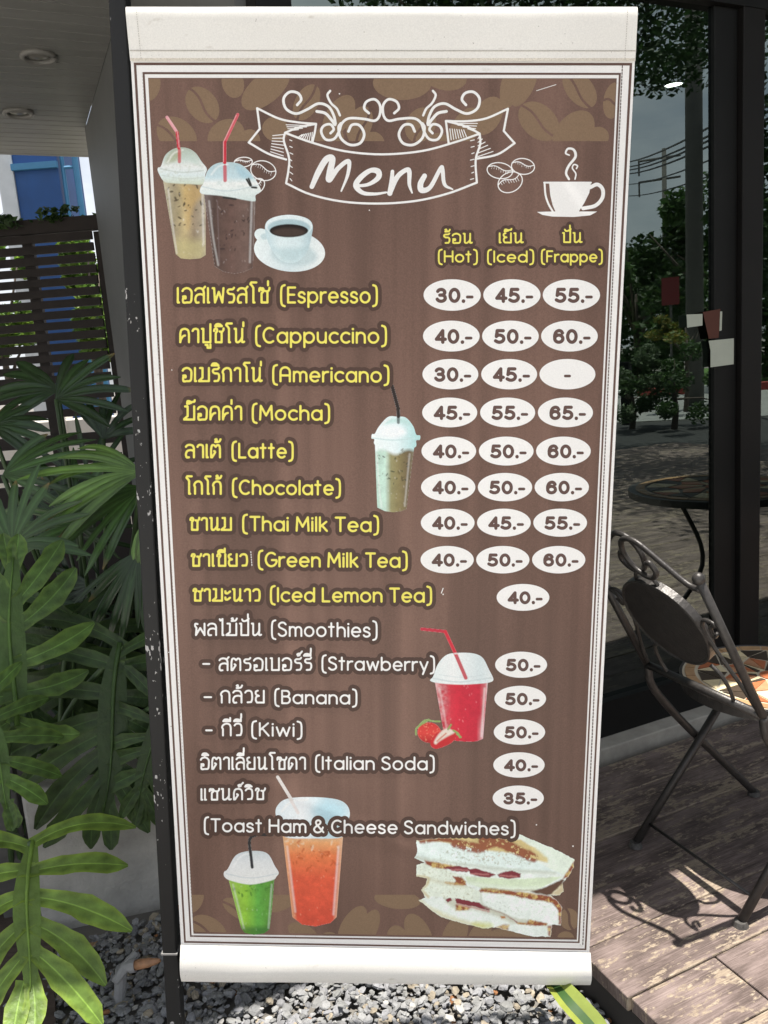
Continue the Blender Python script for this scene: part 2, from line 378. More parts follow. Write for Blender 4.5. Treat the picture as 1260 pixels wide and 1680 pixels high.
# concrete footing at the lower left
p0, p1 = hz(100, 1520, 0), hz(261, 1485, 0)
m_conc = mat('raw_concrete', (0.45, 0.435, 0.41), 0.92, var=0.32, scale=7, bump=0.35, bscale=90)
e = (p1 - p0); e /= np.linalg.norm(e); nn = np.array([-e[1], e[0], 0])
b = MB(); q = [p0 - e * 0.04, p0 + e * 0.95, p0 + e * 0.95 + nn * 0.28, p0 - e * 0.04 + nn * 0.28]
b.add([p + np.array([0, 0, dz]) for dz in (-0.02, 0.36) for p in q], [(4, 5, 6, 7), (0, 1, 5, 4), (1, 2, 6, 5), (2, 3, 7, 6), (3, 0, 4, 7)])
tag(b.build('concrete_footing', m_conc, bevel=0.008), 'rough grey concrete block on the gravel under the plants', 'concrete block')
# dark panel left of the footing
b = MB(); a0 = p0 - e * 0.06
for (u0, u1) in ((-0.075, 0.0), (-1.3, -0.095)):
    q = [a0 + e * u0 + nn * 0.05, a0 + e * u1 + nn * 0.05, a0 + e * u1 + nn * 0.09, a0 + e * u0 + nn * 0.09]
    b.add([p + np.array([0, 0, dz]) for dz in (0.0, 0.40) for p in q], [(4, 5, 6, 7), (0, 1, 5, 4), (1, 2, 6, 5), (2, 3, 7, 6), (3, 0, 4, 7)])
tag(b.build('planter_board', mat('grey_board', (0.10, 0.095, 0.09), 0.8, var=0.25, scale=8, stretch=(1, 1, 4)), bevel=0.003), 'low dark grey upright boards left of the concrete block', 'board')

# ---- slatted fence at the back left
m_slat = mat('fence_slat', (0.030, 0.022, 0.019), 0.7, var=0.3, scale=10)
FY = 4.75
fence = empty('slatted_fence', (-1.55, FY, 0), label='dark brown horizontal slat fence behind the plants', cat='fence')
zs = []; z = 2.12
while z > 1.28: zs.append((z - 0.043, z)); z -= 0.060
zs += [(1.195, 1.24), (1.10, 1.145), (0.93, 1.00), (0.82, 0.87), (0.74, 0.79), (0.10, 0.71)]
b = MB()
for i, (z0, z1) in enumerate(zs): b.box(-3.0, -0.01 + 0.0, z0, 0.03, 0.012, z1)
b.build('slat_panel', m_slat, fence)
b = MB(); b.box(-3.0, -0.03, 2.125, 0.115, 0.03, 2.20); b.build('top_rail', m_slat, fence)
for x in (0.062, -0.345, -1.4, -2.4):
    b = MB(); b.box(x - 0.03 if x < 0 else x - 0.028, 0.014, 0, x + 0.03 if x < 0 else x + 0.075, 0.05, 2.12); b.build('post', m_slat, fence)

# ---- blue steel tower beyond the fence
m_blue = mat('blue_paint', (0.008, 0.062, 0.21), 0.55, var=0.2, scale=3)
m_bluel = mat('pale_blue_paint', (0.05, 0.20, 0.36), 0.5, var=0.1)
m_wht = mat('grey_white_panel', (0.55, 0.57, 0.58), 0.6, var=0.08)
TY = 8.5
tw = empty('blue_tower', hd(60, 420, TY) * np.array([1, 1, 0]), label='blue steel tower with a white side panel beyond the fence', cat='tower')
tx = tw.location.x
xl, xr = hd(26, 300, TY)[0] - tx, hd(98, 300, TY)[0] - tx
b = MB(); b.box(xl, 0, 0, xr, 0.7, 4.6); b.build('column', m_blue, tw)
b = MB(); b.box(xl - 0.16, -0.02, 0, xl - 0.004, 0.7, 4.6); b.build('side_panel', m_wht, tw)
b = MB(); zt = hd(60, 268, TY)[2]; b.box(xl - 0.01, -0.05, zt - 0.06, xr + 0.01, -0.004, zt); b.build('band', m_bluel, tw)
b = MB()
for dx in (0.035, 0.165): b.tube([(xr + dx, 0.05, 0), (xr + dx, 0.05, 4.6)], 0.021 if dx < 0.1 else 0.03, 10)
zz = 0.3
while zz < 4.4: b.tube([(xr + 0.03, 0.05, zz), (xr + 0.17, 0.05, zz)], 0.018, 6); zz += 0.52
b.build('truss', m_bluel, tw)
# pale low wall and the lit hedge behind the fence
b = MB(); b.box(-4.2, 6.4, 0.0, -1.9, 6.55, 1.02); b.box(-2.55, 6.38, 0, -2.45, 6.57, 1.08); tag(b.build('boundary_wall', mat('whitewash', (0.72, 0.68, 0.62), 0.8, var=0.1), bevel=0.01), 'pale low wall showing through the fence gaps', 'wall')
# ------------------------------------------------------------------ foliage
def leaf_cards(mb, c, rad, n, size, cols, hollow=0.45, flat=0.5, clumps=None):
    """many small bent leaves spread through an uneven crown made of clumps"""
    c = np.array(c); rad = np.array(rad)
    k = clumps or max(6, int(n / 260))
    cc = []
    while len(cc) < k:
        p = rng.uniform(-1, 1, 3); q = np.linalg.norm(p)
        if q < 1 and q > hollow * rng.random(): cc.append(p)
    cc = np.array(cc); cr = rng.uniform(0.16, 0.36, k); ctone = rng.uniform(0.7, 1.25, k)
    for i in range(n):
        j = rng.integers(k); d = rng.normal(0, 1, 3); d /= np.linalg.norm(d)
        p = c + (cc[j] + d * cr[j] * rng.random() ** 0.4) * rad
        a = rng.normal(0, 1, 3); a[2] *= flat; a /= np.linalg.norm(a)
        h = rng.normal(0, 1, 3); u = np.cross(a, h); u /= np.linalg.norm(u)
        w = np.cross(a, u); s = size * rng.uniform(0.65, 1.35)
        col = np.array(cols[rng.integers(len(cols))]) * ctone[j] * rng.uniform(0.85, 1.15)
        mb.add([p - a * s * 0.5, p + u * s * 0.24 + w * s * 0.06, p + a * s * 0.5, p - u * s * 0.24 + w * s * 0.06], [(0, 1, 2), (0, 2, 3)], tuple(col))
m_leafv = mat('tree_leaf', (1, 1, 1), 0.55, vc=True, trans=0.35)
m_bark = mat('bark', (0.10, 0.08, 0.065), 0.9, var=0.35, scale=20, stretch=(1, 1, 0.3), bump=0.5)
def tree(name, base, crown_c, rad, n, size, cols, label, cat='tree', group=None, trunk_r=0.12, limbs=5, flat=0.5):
    base = np.array(base, float); base[2] = -0.02; cl = np.array(crown_c) - base
    o = empty(name, base, label=label, cat=cat, group=group)
    b = MB(); top = cl + np.array([0, 0, rad[2] * 0.2])
    pts = [np.zeros(3), top * 0.35 + np.array([0.04, 0.02, 0]), top * 0.7, top]
    b.tube(pts, [trunk_r, trunk_r * 0.8, trunk_r * 0.5, trunk_r * 0.2], 9)
    for i in range(limbs):
        d = rng.uniform(-0.75, 0.75, 3) * np.array(rad); s0 = top * rng.uniform(0.45, 0.8)
        e0 = cl + d; b.tube([s0, (s0 + e0) / 2 + np.array([0, 0, 0.08 * rad[2]]), e0], [trunk_r * 0.4, trunk_r * 0.25, trunk_r * 0.08], 6)
    b.build('trunk', m_bark, o, smooth=True)
    lb = MB(); leaf_cards(lb, cl, rad, n, size, cols, flat=flat); lb.build('crown', m_leafv, o)
    return o
G_DARK = [(0.030, 0.070, 0.018), (0.045, 0.095, 0.025), (0.06, 0.11, 0.03)]
G_LIME = [(0.14, 0.26, 0.03), (0.20, 0.32, 0.04), (0.10, 0.2, 0.03)]
# sunlit hedge trees seen through the fence gaps
for i, (px, py, y, r) in enumerate(((-8, 490, 7.0, (0.36, 0.5, 0.62)), (142, 490, 7.0, (0.2, 0.4, 0.62)))):
    c = hd(px, py, y)
    tree('hedge_shrub', (c[0], c[1], 0), c, r, 3600, 0.09, G_LIME, ('bright lime green sunlit shrub behind the left end of the fence', 'bright lime green sunlit shrub behind the right end of the fence, beside the blue tower')[i], 'shrub', 'sunlit shrubs behind the fence', 0.05)
# creeper hanging over the fence top
b = MB(); leaf_cards(b, (0, 0, 0), (0.42, 0.1, 0.06), 700, 0.045, G_DARK, clumps=14)
c = hd(35, 366, FY); o = b.build('creeper', m_leafv); o.location = c; tag(o, 'small leafy creeper lying along the top of the slat fence', 'creeper')

# ------------------------------------------------------------------ the street to the right, seen mirrored in the glass
def rbox(name, px, d0, d1, half, z0, z1, mm, kind=None, label=None, cat=None):
    a = refl(px, 600, d0); c = refl(px, 600, d1); f = (c - a); f[2] = 0; ln = np.linalg.norm(f); f /= ln; r = np.array([f[1], -f[0], 0])
    q = [a - r * half, a + r * half, c + r * half, c - r * half]
    vs = [np.array([p[0], p[1], z]) for z in (z0, z1) for p in q]
    return tag(MB().add(vs, [(3, 2, 1, 0), (4, 5, 6, 7), (0, 1, 5, 4), (1, 2, 6, 5), (2, 3, 7, 6), (3, 0, 4, 7)]).build(name, mm), label, cat, kind=kind)
m_asph_shade = mat('shade_toned_asphalt', (0.026, 0.027, 0.027), 0.9, var=0.25, scale=6)  # dark asphalt, its colour also standing in for the overhanging tree's shade
m_road = mat('pale_road', (0.24, 0.245, 0.235), 0.9, var=0.15, scale=2)
m_grass = mat('verge_grass', (0.07, 0.15, 0.025), 0.95, var=0.4, scale=30, bump=0.6)
rbox('car_park', 1080, 6.0, 13.8, 25, -0.012, 0.004, m_asph_shade, 'structure')
rbox('road', 1080, 14.0, 20.6, 60, -0.012, 0.008, m_road, 'structure')
rbox('verge', 1080, 21.0, 34, 60, 0.0, 0.14, m_grass, 'structure')
m_kw = mat('kerb_white', (0.7, 0.7, 0.66), 0.8, var=0.15); m_kr = mat('kerb_red', (0.30, 0.05, 0.04), 0.8, var=0.2)
kb = MB(); a = refl(1080, 600, 20.6); c = refl(1080, 600, 20.98); f = c - a; f[2] = 0; ln = np.linalg.norm(f); f /= ln; r = np.array([f[1], -f[0], 0])
for k in range(-8, 8):
    kb.cur = k % 2; off = r * (k * 1.25 + 0.5)
    q = [a + off, a + off + r * 1.24, a + off + r * 1.24 + f * ln, a + off + f * ln]
    kb.add([np.array([p[0], p[1], z]) for z in (0, 0.18) for p in q], [(4, 5, 6, 7), (0, 1, 5, 4), (1, 2, 6, 5), (2, 3, 7, 6), (3, 0, 4, 7)])
kb.build('kerb', [m_kw, m_kr], kind='structure')
labs = ('dense dark green tree across the road mirrored in the glass beside the banner edge', 'dark green tree across the road mirrored in the glass behind the thin far pole',
        'tall dark tree across the road mirrored behind the big pole', 'dark tree across the road mirrored in the glass at the frame', 'dark tree across the road mirrored in the right hand pane')
for i, (px, dist, zc, rr) in enumerate(((985, 27, 2.6, (2.6, 2.6, 2.4)), (1045, 24, 2.2, (2.2, 2.2, 2.1)), (1110, 27, 2.5, (2.6, 2.6, 2.3)), (1180, 23, 2.5, (2.4, 2.4, 2.5)), (1262, 24, 3.0, (2.6, 2.6, 3.0)))):
    c = refl(px, 600, dist); c[2] = zc
    tree('roadside_tree', c, c, rr, 4200, 0.24, G_DARK, labs[i], group='trees across the road mirrored in the glass', trunk_r=0.16)
c = refl(1075, 95, 8.0); c[2] = 5.0
bs = refl(560, 600, 10.5)
tree('shade_tree', bs, c, (2.9, 2.7, 1.3), 26000, 0.085, [(0.02, 0.05, 0.014), (0.03, 0.065, 0.018)], 'large overhanging tree mirrored in the upper part of the glass', trunk_r=0.09, limbs=3)
c = refl(1420, 150, 8.6)
tree('shade_tree', refl(1450, 600, 8.8), c, (1.3, 1.3, 2.6), 7000, 0.10, [(0.02, 0.05, 0.014), (0.03, 0.065, 0.018)], 'tree mirrored in the narrow right hand pane', trunk_r=0.13)
for i, (px, dist, zc, rr, cols) in enumerate(((1105, 12.5, 0.75, (0.95, 0.7, 0.62), G_DARK), (1035, 12.8, 0.7, (0.6, 0.6, 0.5), [(0.07, 0.11, 0.05), (0.1, 0.15, 0.07)]), (1125, 15.5, 1.5, (1.2, 0.5, 0.35), [(0.14, 0.15, 0.02), (0.2, 0.17, 0.03), (0.1, 0.16, 0.03)]))):
    c = refl(px, 600, dist); c[2] = zc
    tree('low_shrub', c, c, rr, 2400, 0.075, cols, ('dark clipped shrub mirrored in front of the road', 'paler clipped shrub mirrored near the banner edge', 'yellowish shrub mirrored above the dark clipped shrub')[i], 'shrub', 'shrubs mirrored in the glass', 0.05)
m_pole = mat('concrete_pole', (0.10, 0.097, 0.09), 0.9, var=0.15, scale=6)
c = refl(1140, 600, 17); o = empty('utility_pole', (c[0], c[1], 0), label='thick concrete utility pole mirrored large in the glass', cat='utility pole', group='utility poles')
b = MB(); b.tube([(0, 0, -0.02), (0, 0, 10.5)], [0.17, 0.14], 12); b.build('shaft', m_pole, o, smooth=True)
b = MB(); b.box(-1.0, -0.05, 9.9, 1.0, 0.05, 10.02); b.build('crossarm', m_pole, o)
c2 = refl(1093, 600, 58); o = empty('utility_pole', (c2[0], c2[1], 0), label='thin distant utility pole with two crossarms mirrored in the glass', cat='utility pole', group='utility poles')
fz = lambda y: CAM_H + refl(1093, y, 58)[2] - CAM_H
b = MB(); b.tube([(0, 0, -0.02), (0, 0, fz(243))], [0.2, 0.14], 10); b.build('shaft', m_pole, o, smooth=True)
rd = c2 / np.linalg.norm(c2[:2]); rr_ = np.array([rd[1], -rd[0], 0])
for yy in (258, 293):
    b = MB(); z = fz(yy); b.tube([rr_ * 0.1 + np.array([0, 0, z]), rr_ * 1.6 + np.array([0, 0, z])], 0.07, 6); b.tube([-rr_ * 0.1 + np.array([0, 0, z]), -rr_ * 1.0 + np.array([0, 0, z])], 0.07, 6); b.tube([rr_ * 1.55 + np.array([0, 0, z]), rr_ * 1.55 + np.array([0, 0, z - 0.9])], 0.06, 6); b.build('crossarm', m_pole, o)
m_wire = mat('cable_black', (0.015, 0.015, 0.016), 0.6)
for k, (y0, y1) in enumerate(((252, 172), (258, 190), (262, 200), (267, 212), (282, 240), (298, 272))):
    A = refl(975, y0 + 10, 46); Bq = refl(1270, y1 - 22, 13.5)
    pts = [A + (Bq - A) * u + np.array([0, 0, -0.5 * math.sin(math.pi * u)]) for u in np.linspace(0, 1, 14)]
    o = MB().tube(pts, 0.022 if k < 4 else 0.016, 6).build('power_line', m_wire)
    tag(o, 'black power line mirrored in the glass, number %s from the top of the bundle' % ('one', 'two', 'three', 'four', 'five', 'six')[k] if False else ('uppermost black power line mirrored in the glass', 'second black power line from the top mirrored in the glass', 'third black power line from the top mirrored in the glass', 'fourth black power line from the top, thickest of the bundle mirrored in the glass', 'thin black cable mirrored just under the wire bundle', 'lowest thin black cable mirrored across the pole')[k], 'power line', 'power lines mirrored in the glass')
# red roadside board and small bollard
c = refl(1101, 600, 20); o = empty('roadside_board', (c[0], c[1], 0), rot=(0, 0, math.atan2(c[1], c[0]) + math.pi / 2), label='small red roadside board on a post mirrored beside the big pole', cat='board')
b = MB(); z0, z1 = refl(1101, 500, 20)[2], refl(1101, 455, 20)[2]; b.box(-0.19, -0.02, z0, 0.19, 0.02, z1); b.build('panel', mat('board_red', (0.16, 0.015, 0.015), 0.5), o)
b = MB(); b.tube([(0, -0.055, -0.02), (0, -0.055, z1)], 0.03, 8); b.build('post', m_pole, o)
c = refl(1027, 600, 13.6); o = empty('bollard', (c[0], c[1], 0), label='dark square post mirrored in front of the pale road', cat='post')
b = MB(); b.box(-0.07, -0.07, -0.01, 0.07, 0.07, refl(1027, 598, 13.6)[2]); b.build('shaft', m_alu, o, bevel=0.01)
b = MB(); b.box(-0.085, -0.085, refl(1027, 598, 13.6)[2] + 0.001, 0.085, 0.085, refl(1027, 594, 13.6)[2]); b.build('cap', m_alu, o)

# mosaic colours
TAN, CREAM, ORNG, BRN = (0.40, 0.24, 0.12), (0.66, 0.55, 0.34), (0.42, 0.13, 0.05), (0.055, 0.038, 0.025)
m_tile = mat('mosaic_tile', (1, 1, 1), 0.45, var=0.15, scale=60, vc=True)
m_grout = mat('mosaic_grout', (0.5, 0.44, 0.33), 0.9, var=0.1)
def mosaic(mb, c, R, z):
    """star mosaic of separate tiles a little proud of the grout"""
    def tile(pts, col):
        cx = sum(p[0] for p in pts) / len(pts); cy = sum(p[1] for p in pts) / len(pts)
        q = [(cx + (x - cx) * 0.93, cy + (y - cy) * 0.93) for x, y in pts]; n = len(q)
        vs = [(c[0] + x, c[1] + y, z) for x, y in q] + [(c[0] + x, c[1] + y, z + 0.0018) for x, y in q]
        mb.add(vs, [tuple(range(n, 2 * n))] + [(i, (i + 1) % n, n + (i + 1) % n, n + i) for i in range(n)], tuple(np.array(col) * rng.uniform(0.8, 1.15)))
    P = lambda r, a: (R * r * math.cos(a), R * r * math.sin(a))
    tile([P(0.14, 2 * math.pi * i / 16) for i in range(16)], ORNG)
    n = 8; d = 2 * math.pi / n
    for i in range(n):
        a = i * d
        tile([P(0.16, a - d / 2), P(0.16, a), P(0.46, a)], CREAM); tile([P(0.16, a), P(0.16, a + d / 2), P(0.46, a)], BRN)
        tile([P(0.17, a + d / 2), P(0.45, a + 0.06), P(0.58, a + d / 2)], ORNG); tile([P(0.17, a + d / 2), P(0.58, a + d / 2), P(0.45, a + d - 0.06)], (0.5, 0.25, 0.13))
        tile([P(0.48, a), P(0.6, a + d / 2), P(0.84, a)], BRN); tile([P(0.48, a), P(0.84, a), P(0.6, a - d / 2)], CREAM)
        tile([P(0.61, a + d / 2), P(0.83, a + d - 0.04), P(0.84, a + d / 2)], CREAM if i % 2 else ORNG); tile([P(0.61, a + d / 2), P(0.84, a + d / 2), P(0.83, a + 0.04)], BRN)
    for i in range(22):
        a0, a1 = 2 * math.pi * i / 22, 2 * math.pi * (i + 1) / 22
        tile([P(0.86, a0), P(0.98, a0), P(0.98, (a0 + a1) / 2), P(0.98, a1), P(0.86, a1), P(0.86, (a0 + a1) / 2)], TAN)

# ------------------------------------------------------------------ wrought iron chair
m_iron = mat('wrought_iron', (0.045, 0.041, 0.038), 0.40, metal=0.3, var=0.35, scale=60, bump=0.12, bscale=250)
m_rust = mat('worn_foot', (0.085, 0.08, 0.074), 0.6, metal=0.3, var=0.5, scale=120)
def spline(pts, k=7):
    p = [np.array(q, float) for q in pts]; p = [2 * p[0] - p[1]] + p + [2 * p[-1] - p[-2]]; out = []
    for i in range(1, len(p) - 2):
        for j in range(k):
            t_ = j / k; a, b_, c_, d_ = p[i - 1], p[i], p[i + 1], p[i + 2]
            out.append(0.5 * ((2 * b_) + (-a + c_) * t_ + (2 * a - 5 * b_ + 4 * c_ - d_) * t_ ** 2 + (-a + 3 * b_ - 3 * c_ + d_) * t_ ** 3))
    out.append(p[-2]); return out
chair = empty('bistro_chair', (0.635, 1.586, DZ), rot=(0, 0, RAD(22.6)), label='dark wrought iron folding bistro chair with star mosaic seat on the worn deck', cat='chair')
LB = np.array([-0.16, 0, 0.30]); LB /= np.linalg.norm(LB); NB = np.array([LB[2], 0, -LB[0]])
def bk(y, h, off=0.0): return np.array([0, y, 0.44]) + LB * h + NB * off
for sg in (1, -1):
    b = MB(); b.tube([bk(0.162 * sg, 0.335), bk(0.161 * sg, 0.15), bk(0.16 * sg, 0.0)], 0.0088, 10)
    b.build('back_post', m_iron, chair, smooth=True)
    b = MB(); b.ball(bk(0.162 * sg, 0.343), 0.0118, 14, 9); b.build('finial', m_iron, chair, smooth=True)
    b = MB(); b.tube(spline([(0.002, 0.16 * sg, 0.437), (0.012, 0.162 * sg, 0.39), (0.06, 0.165 * sg, 0.325), (0.15, 0.17 * sg, 0.225), (0.352, 0.18 * sg, 0.012)]), 0.0095, 10)
    b.build('leg', m_iron, chair, smooth=True)
    b = MB(); b.tube([(0.355, 0.18 * sg, 0.0), (0.355, 0.18 * sg, 0.012)], [0.016, 0.013], 12); b.build('foot', m_rust, chair, smooth=False)
    b = MB(); b.tube([(0.29, 0.145 * sg, 0.393), (0.13, 0.15 * sg, 0.205), (-0.045, 0.155 * sg, 0.01)], 0.0095, 10); b.build('leg', m_iron, chair, smooth=True)
    b = MB(); b.tube([(-0.048, 0.155 * sg, 0.0), (-0.048, 0.155 * sg, 0.012)], [0.0165, 0.012], 14); b.build('foot', m_rust, chair)
    # half of the top rail: rises from the post and ends in a scroll
    q = [(0.158, 0.318), (0.128, 0.326), (0.085, 0.362), (0.035, 0.402), (-0.006, 0.398), (-0.022, 0.362), (-0.008, 0.325), (0.028, 0.312), (0.052, 0.33), (0.046, 0.352), (0.034, 0.348)]
    b = MB(); b.tube(spline([bk(y * sg, h, 0.004 * sg) for y, h in q]), 0.0058, 9); b.build('scroll', m_iron, chair, smooth=True)
    q = [(0.02, 0.312), (0.03, 0.288), (0.004, 0.276)]
    b = MB(); b.tube(spline([bk(y * sg, h) for y, h in q]), 0.004, 7); b.build('scroll', m_iron, chair, smooth=True)
    # side scroll between disc and post, and the strand down to the crossbar
    q = [(0.142, 0.205), (0.128, 0.192), (0.13, 0.215), (0.148, 0.228), (0.122, 0.232), (0.108, 0.205), (0.116, 0.15), (0.14, 0.07), (0.152, 0.012)]
    b = MB(); b.tube(spline([bk(y * sg, h) for y, h in q]), 0.0042, 7); b.build('scroll', m_iron, chair, smooth=True)
    q = [(0.075, 0.098), (0.092, 0.08), (0.098, 0.04), (0.092, 0.004)]
    b = MB(); b.tube(spline([bk(y * sg, h) for y, h in q]), 0.0042, 7); b.build('scroll', m_iron, chair, smooth=True)
b = MB(); b.tube([(0, -0.16, 0.44), (0, 0.16, 0.44)], 0.0095, 10); b.build('crossbar', m_iron, chair, smooth=True)
b = MB(); b.tube([(-0.012, -0.154, 0.05), (-0.012, 0.154, 0.05)], 0.0035, 7); b.build('stretcher', m_iron, chair, smooth=True)
b = MB(); b.tube([(0.288, -0.145, 0.388), (0.288, 0.145, 0.388)], 0.007, 8); b.build('crossbar', m_iron, chair, smooth=True)
# back disc
ctr = bk(0.0, 0.188)
def ringpt(r, a, off): return ctr + np.array([0, 1, 0]) * (r * math.cos(a) * 1.05) + LB * (r * math.sin(a)) + NB * off
N = 48; b = MB()
prof = [(0.0, -0.006), (0.100, -0.006), (0.1035, -0.009), (0.1065, -0.007), (0.1065, 0.009), (0.1035, 0.011), (0.0, 0.008)]
vs = []; fs = []
for r, o_ in prof[1:-1]: vs += [ringpt(r, 2 * math.pi * j / N, o_) for j in range(N)]
for i in range(len(prof) - 3):
    for j in range(N): fs.append((i * N + j, i * N + (j + 1) % N, (i + 1) * N + (j + 1) % N, (i + 1) * N + j))
fs += [tuple(range(N)), tuple(range((len(prof) - 3) * N, (len(prof) - 2) * N))]
b.add(vs, fs); b.build('backrest', m_iron, chair)
# seat
b = MB(); b.tube([(0.205, 0, 0.396), (0.205, 0, 0.4186)], 0.19, 56); b.tube([(0.205 + 0.1878 * math.cos(2 * math.pi * j / 56), 0.1878 * math.sin(2 * math.pi * j / 56), 0.4195) for j in range(57)], 0.0032, 6); seat = b.build('seat', m_iron, chair)
b = MB(); b.tube([(0.205, 0, 0.4188), (0.205, 0, 0.4205)], 0.1845, 56); b.build('grout', m_grout, seat)
b = MB(); mosaic(b, (0.205, 0), 0.1835, 0.4207); b.build('mosaic', m_tile, seat)

# table standing off to the right, mirrored low in the glass
tp = gw(1.02, -0.36, 0)
tb = empty('mosaic_table', (tp[0], tp[1], DZ), label='round mosaic bistro table mirrored low in the dark glass', cat='table')
b = MB(); b.tube([(0, 0, 0.58), (0, 0, 0.605)], 0.32, 44); tt_ = b.build('tabletop', m_iron, tb)
b = MB(); mosaic(b, (0, 0), 0.30, 0.606); b.build('mosaic', m_tile, tt_)
for k in range(3):
    a = k * 2.094; b = MB(); b.tube(spline([(0.14 * math.cos(a), 0.14 * math.sin(a), 0.58), (0.05 * math.cos(a), 0.05 * math.sin(a), 0.3), (0.24 * math.cos(a), 0.24 * math.sin(a), 0.0)]), 0.009, 8); b.build('leg', m_iron, tb, smooth=True)

# ------------------------------------------------------------------ plants at the left
m_philo = mat('philodendron_leaf', (1, 1, 1), 0.48, var=0.34, scale=24, vc=True, trans=0.3, bump=0.35, bscale=55)
m_palm = mat('palm_leaflet', (1, 1, 1), 0.27, var=0.2, scale=25, vc=True, trans=0.22)
m_stem = mat('green_stem', (0.05, 0.09, 0.03), 0.5, var=0.2)
def philo_leaf(parent, base, tip, nrm, width, col, lobes=7, droop=0.25, seed=0, origin=None, lw_=0.058):
    r = np.random.default_rng(seed); base = np.array(base) - origin; tip = np.array(tip) - origin
    X = tip - base; Lm = np.linalg.norm(X); X /= Lm; Zn = np.array(nrm, float); Zn -= X * (Zn @ X); Zn /= np.linalg.norm(Zn); Y = np.cross(Zn, X)
    def W_(x, y, z): return base + X * (x * Lm) + Y * (y * Lm) + Zn * (z * Lm)
    b = MB(); C0 = np.array(col)
    mid = lambda t_: (t_, 0.02 * math.sin(t_ * 5 + seed), -droop * 0.35 * t_ * t_)
    b.tube([W_(*(np.array(mid(t_)) + np.array([0, 0, 0.004]))) for t_ in np.linspace(-0.02, 0.97, 9)], [Lm * 0.016 * (1 - 0.75 * i / 8) for i in range(9)], 6, col=tuple(C0 * 1.5))
    # central web
    n = 12; vs = []; 
    for i in range(n + 1):
        t_ = i / n * 0.98; m_ = mid(t_); w = 0.075 * math.sin(math.pi * min(1, (t_ + 0.12) / 1.15)) + 0.012
        vs += [W_(m_[0], m_[1] - w, m_[2] + 0.02 * w - 0.006), W_(m_[0], m_[1], m_[2] - 0.004), W_(m_[0], m_[1] + w, m_[2] + 0.02 * w - 0.006)]
    b.add(vs, [(i * 3 + j, i * 3 + j + 1, i * 3 + j + 4, i * 3 + j + 3) for i in range(n) for j in range(2)], tuple(C0))
    for sg in (1, -1):
        for k in range(lobes):
            u = k / (lobes - 1)
            t0 = 0.02 + 0.86 * u + r.uniform(-0.03, 0.03)
            ang = RAD(128 - 102 * u ** 0.8 + r.uniform(-5, 5))
            ln = width * (0.62 + 0.95 * math.sin(math.pi * (0.18 + 0.66 * u)) - 0.42 * u) * r.uniform(0.78, 1.15)
            if k == lobes - 1: ln = width * 0.55; ang = RAD(16)
            wmax = (lw_ + 0.010 * math.sin(math.pi * u)) * r.uniform(0.9, 1.12)
            m0 = np.array(mid(t0)); rows = 9; vs = []; bend = RAD(r.uniform(-48, -8)) * (1 - u * 0.5); ph = r.uniform(0, 6)
            x, y = m0[0], m0[1]; prev = None; tl = r.uniform(-0.18, 0.18); dr = droop * r.uniform(0.7, 1.5)
            for j in range(rows + 1):
                s = j / rows; a = ang + bend * s
                if j: x += math.cos(a) * ln / rows; y += math.sin(a) * ln / rows
                w = wmax * (0.62 + 0.62 * math.sin(math.pi * min(1, s * 0.82)) ) * (1 - 0.09 * math.sin(s * 13 + ph) - 0.05 * math.sin(s * 29 + 2 * ph))
                if s > 0.72: w *= math.sqrt(max(0.0, 1 - ((s - 0.72) / 0.285) ** 2))
                if s < 0.1: w *= 1.35 - 3.5 * s
                cx, cy = -math.sin(a), math.cos(a); z = m0[2] - dr * (s * ln) ** 2 * 1.6 - 0.0015 * k
                rip = 0.006 * math.sin(s * 11 + ph)
                for q in (-1, -0.55, -0.09, 0, 0.09, 0.55, 1):
                    zz = z - 0.16 * w * (1 - abs(q)) + q * w * tl * s + rip * q * q + 0.012 * w * math.sin(j * 3.1 + 4 * q)
                    vs.append(W_(x + cx * w * q, sg * (y + cy * w * q), zz))
            tone = r.uniform(0.8, 1.25); n0 = len(b.v)
            b.add(vs, [(i * 7 + j, i * 7 + j + 1, i * 7 + j + 8, i * 7 + j + 7) for i in range(rows) for j in range(6)], tuple(C0 * tone))
            for i in range(rows + 1):
                b.c[n0 + i * 7 + 3] = tuple(C0 * tone * 2.0)
                for q_ in (0, 6): b.c[n0 + i * 7 + q_] = tuple(C0 * tone * (1.15 + 0.35 * r.random()) * np.array((1.12, 1.0, 0.8)))
                for q_ in (1, 5): b.c[n0 + i * 7 + q_] = tuple(C0 * tone * (0.72 if i % 2 else 1.22))
    o = b.build('leaf', m_philo, parent, smooth=True); return o
DKG = (0.034, 0.070, 0.016); MDG = (0.07, 0.135, 0.027); LTG = (0.145, 0.235, 0.04)
root1 = hd(10, 1420, 1.75); root1[2] = 0
ph = empty('philodendron', root1, label='split leaf philodendron with broad deeply lobed leaves at the lower left', cat='plant')
def petiole(parent, origin, a, c, r=0.007):
    a = np.array(a) - origin; c = np.array(c) - origin
    b = MB(); b.tube(spline([a, a * 0.45 + c * 0.55 + np.array([0, 0, 0.10]), c]), r, 7); b.build('petiole', m_stem, parent, smooth=True)
cn = lambda p: (CAMP - np.array(p)) / np.linalg.norm(CAMP - np.array(p))
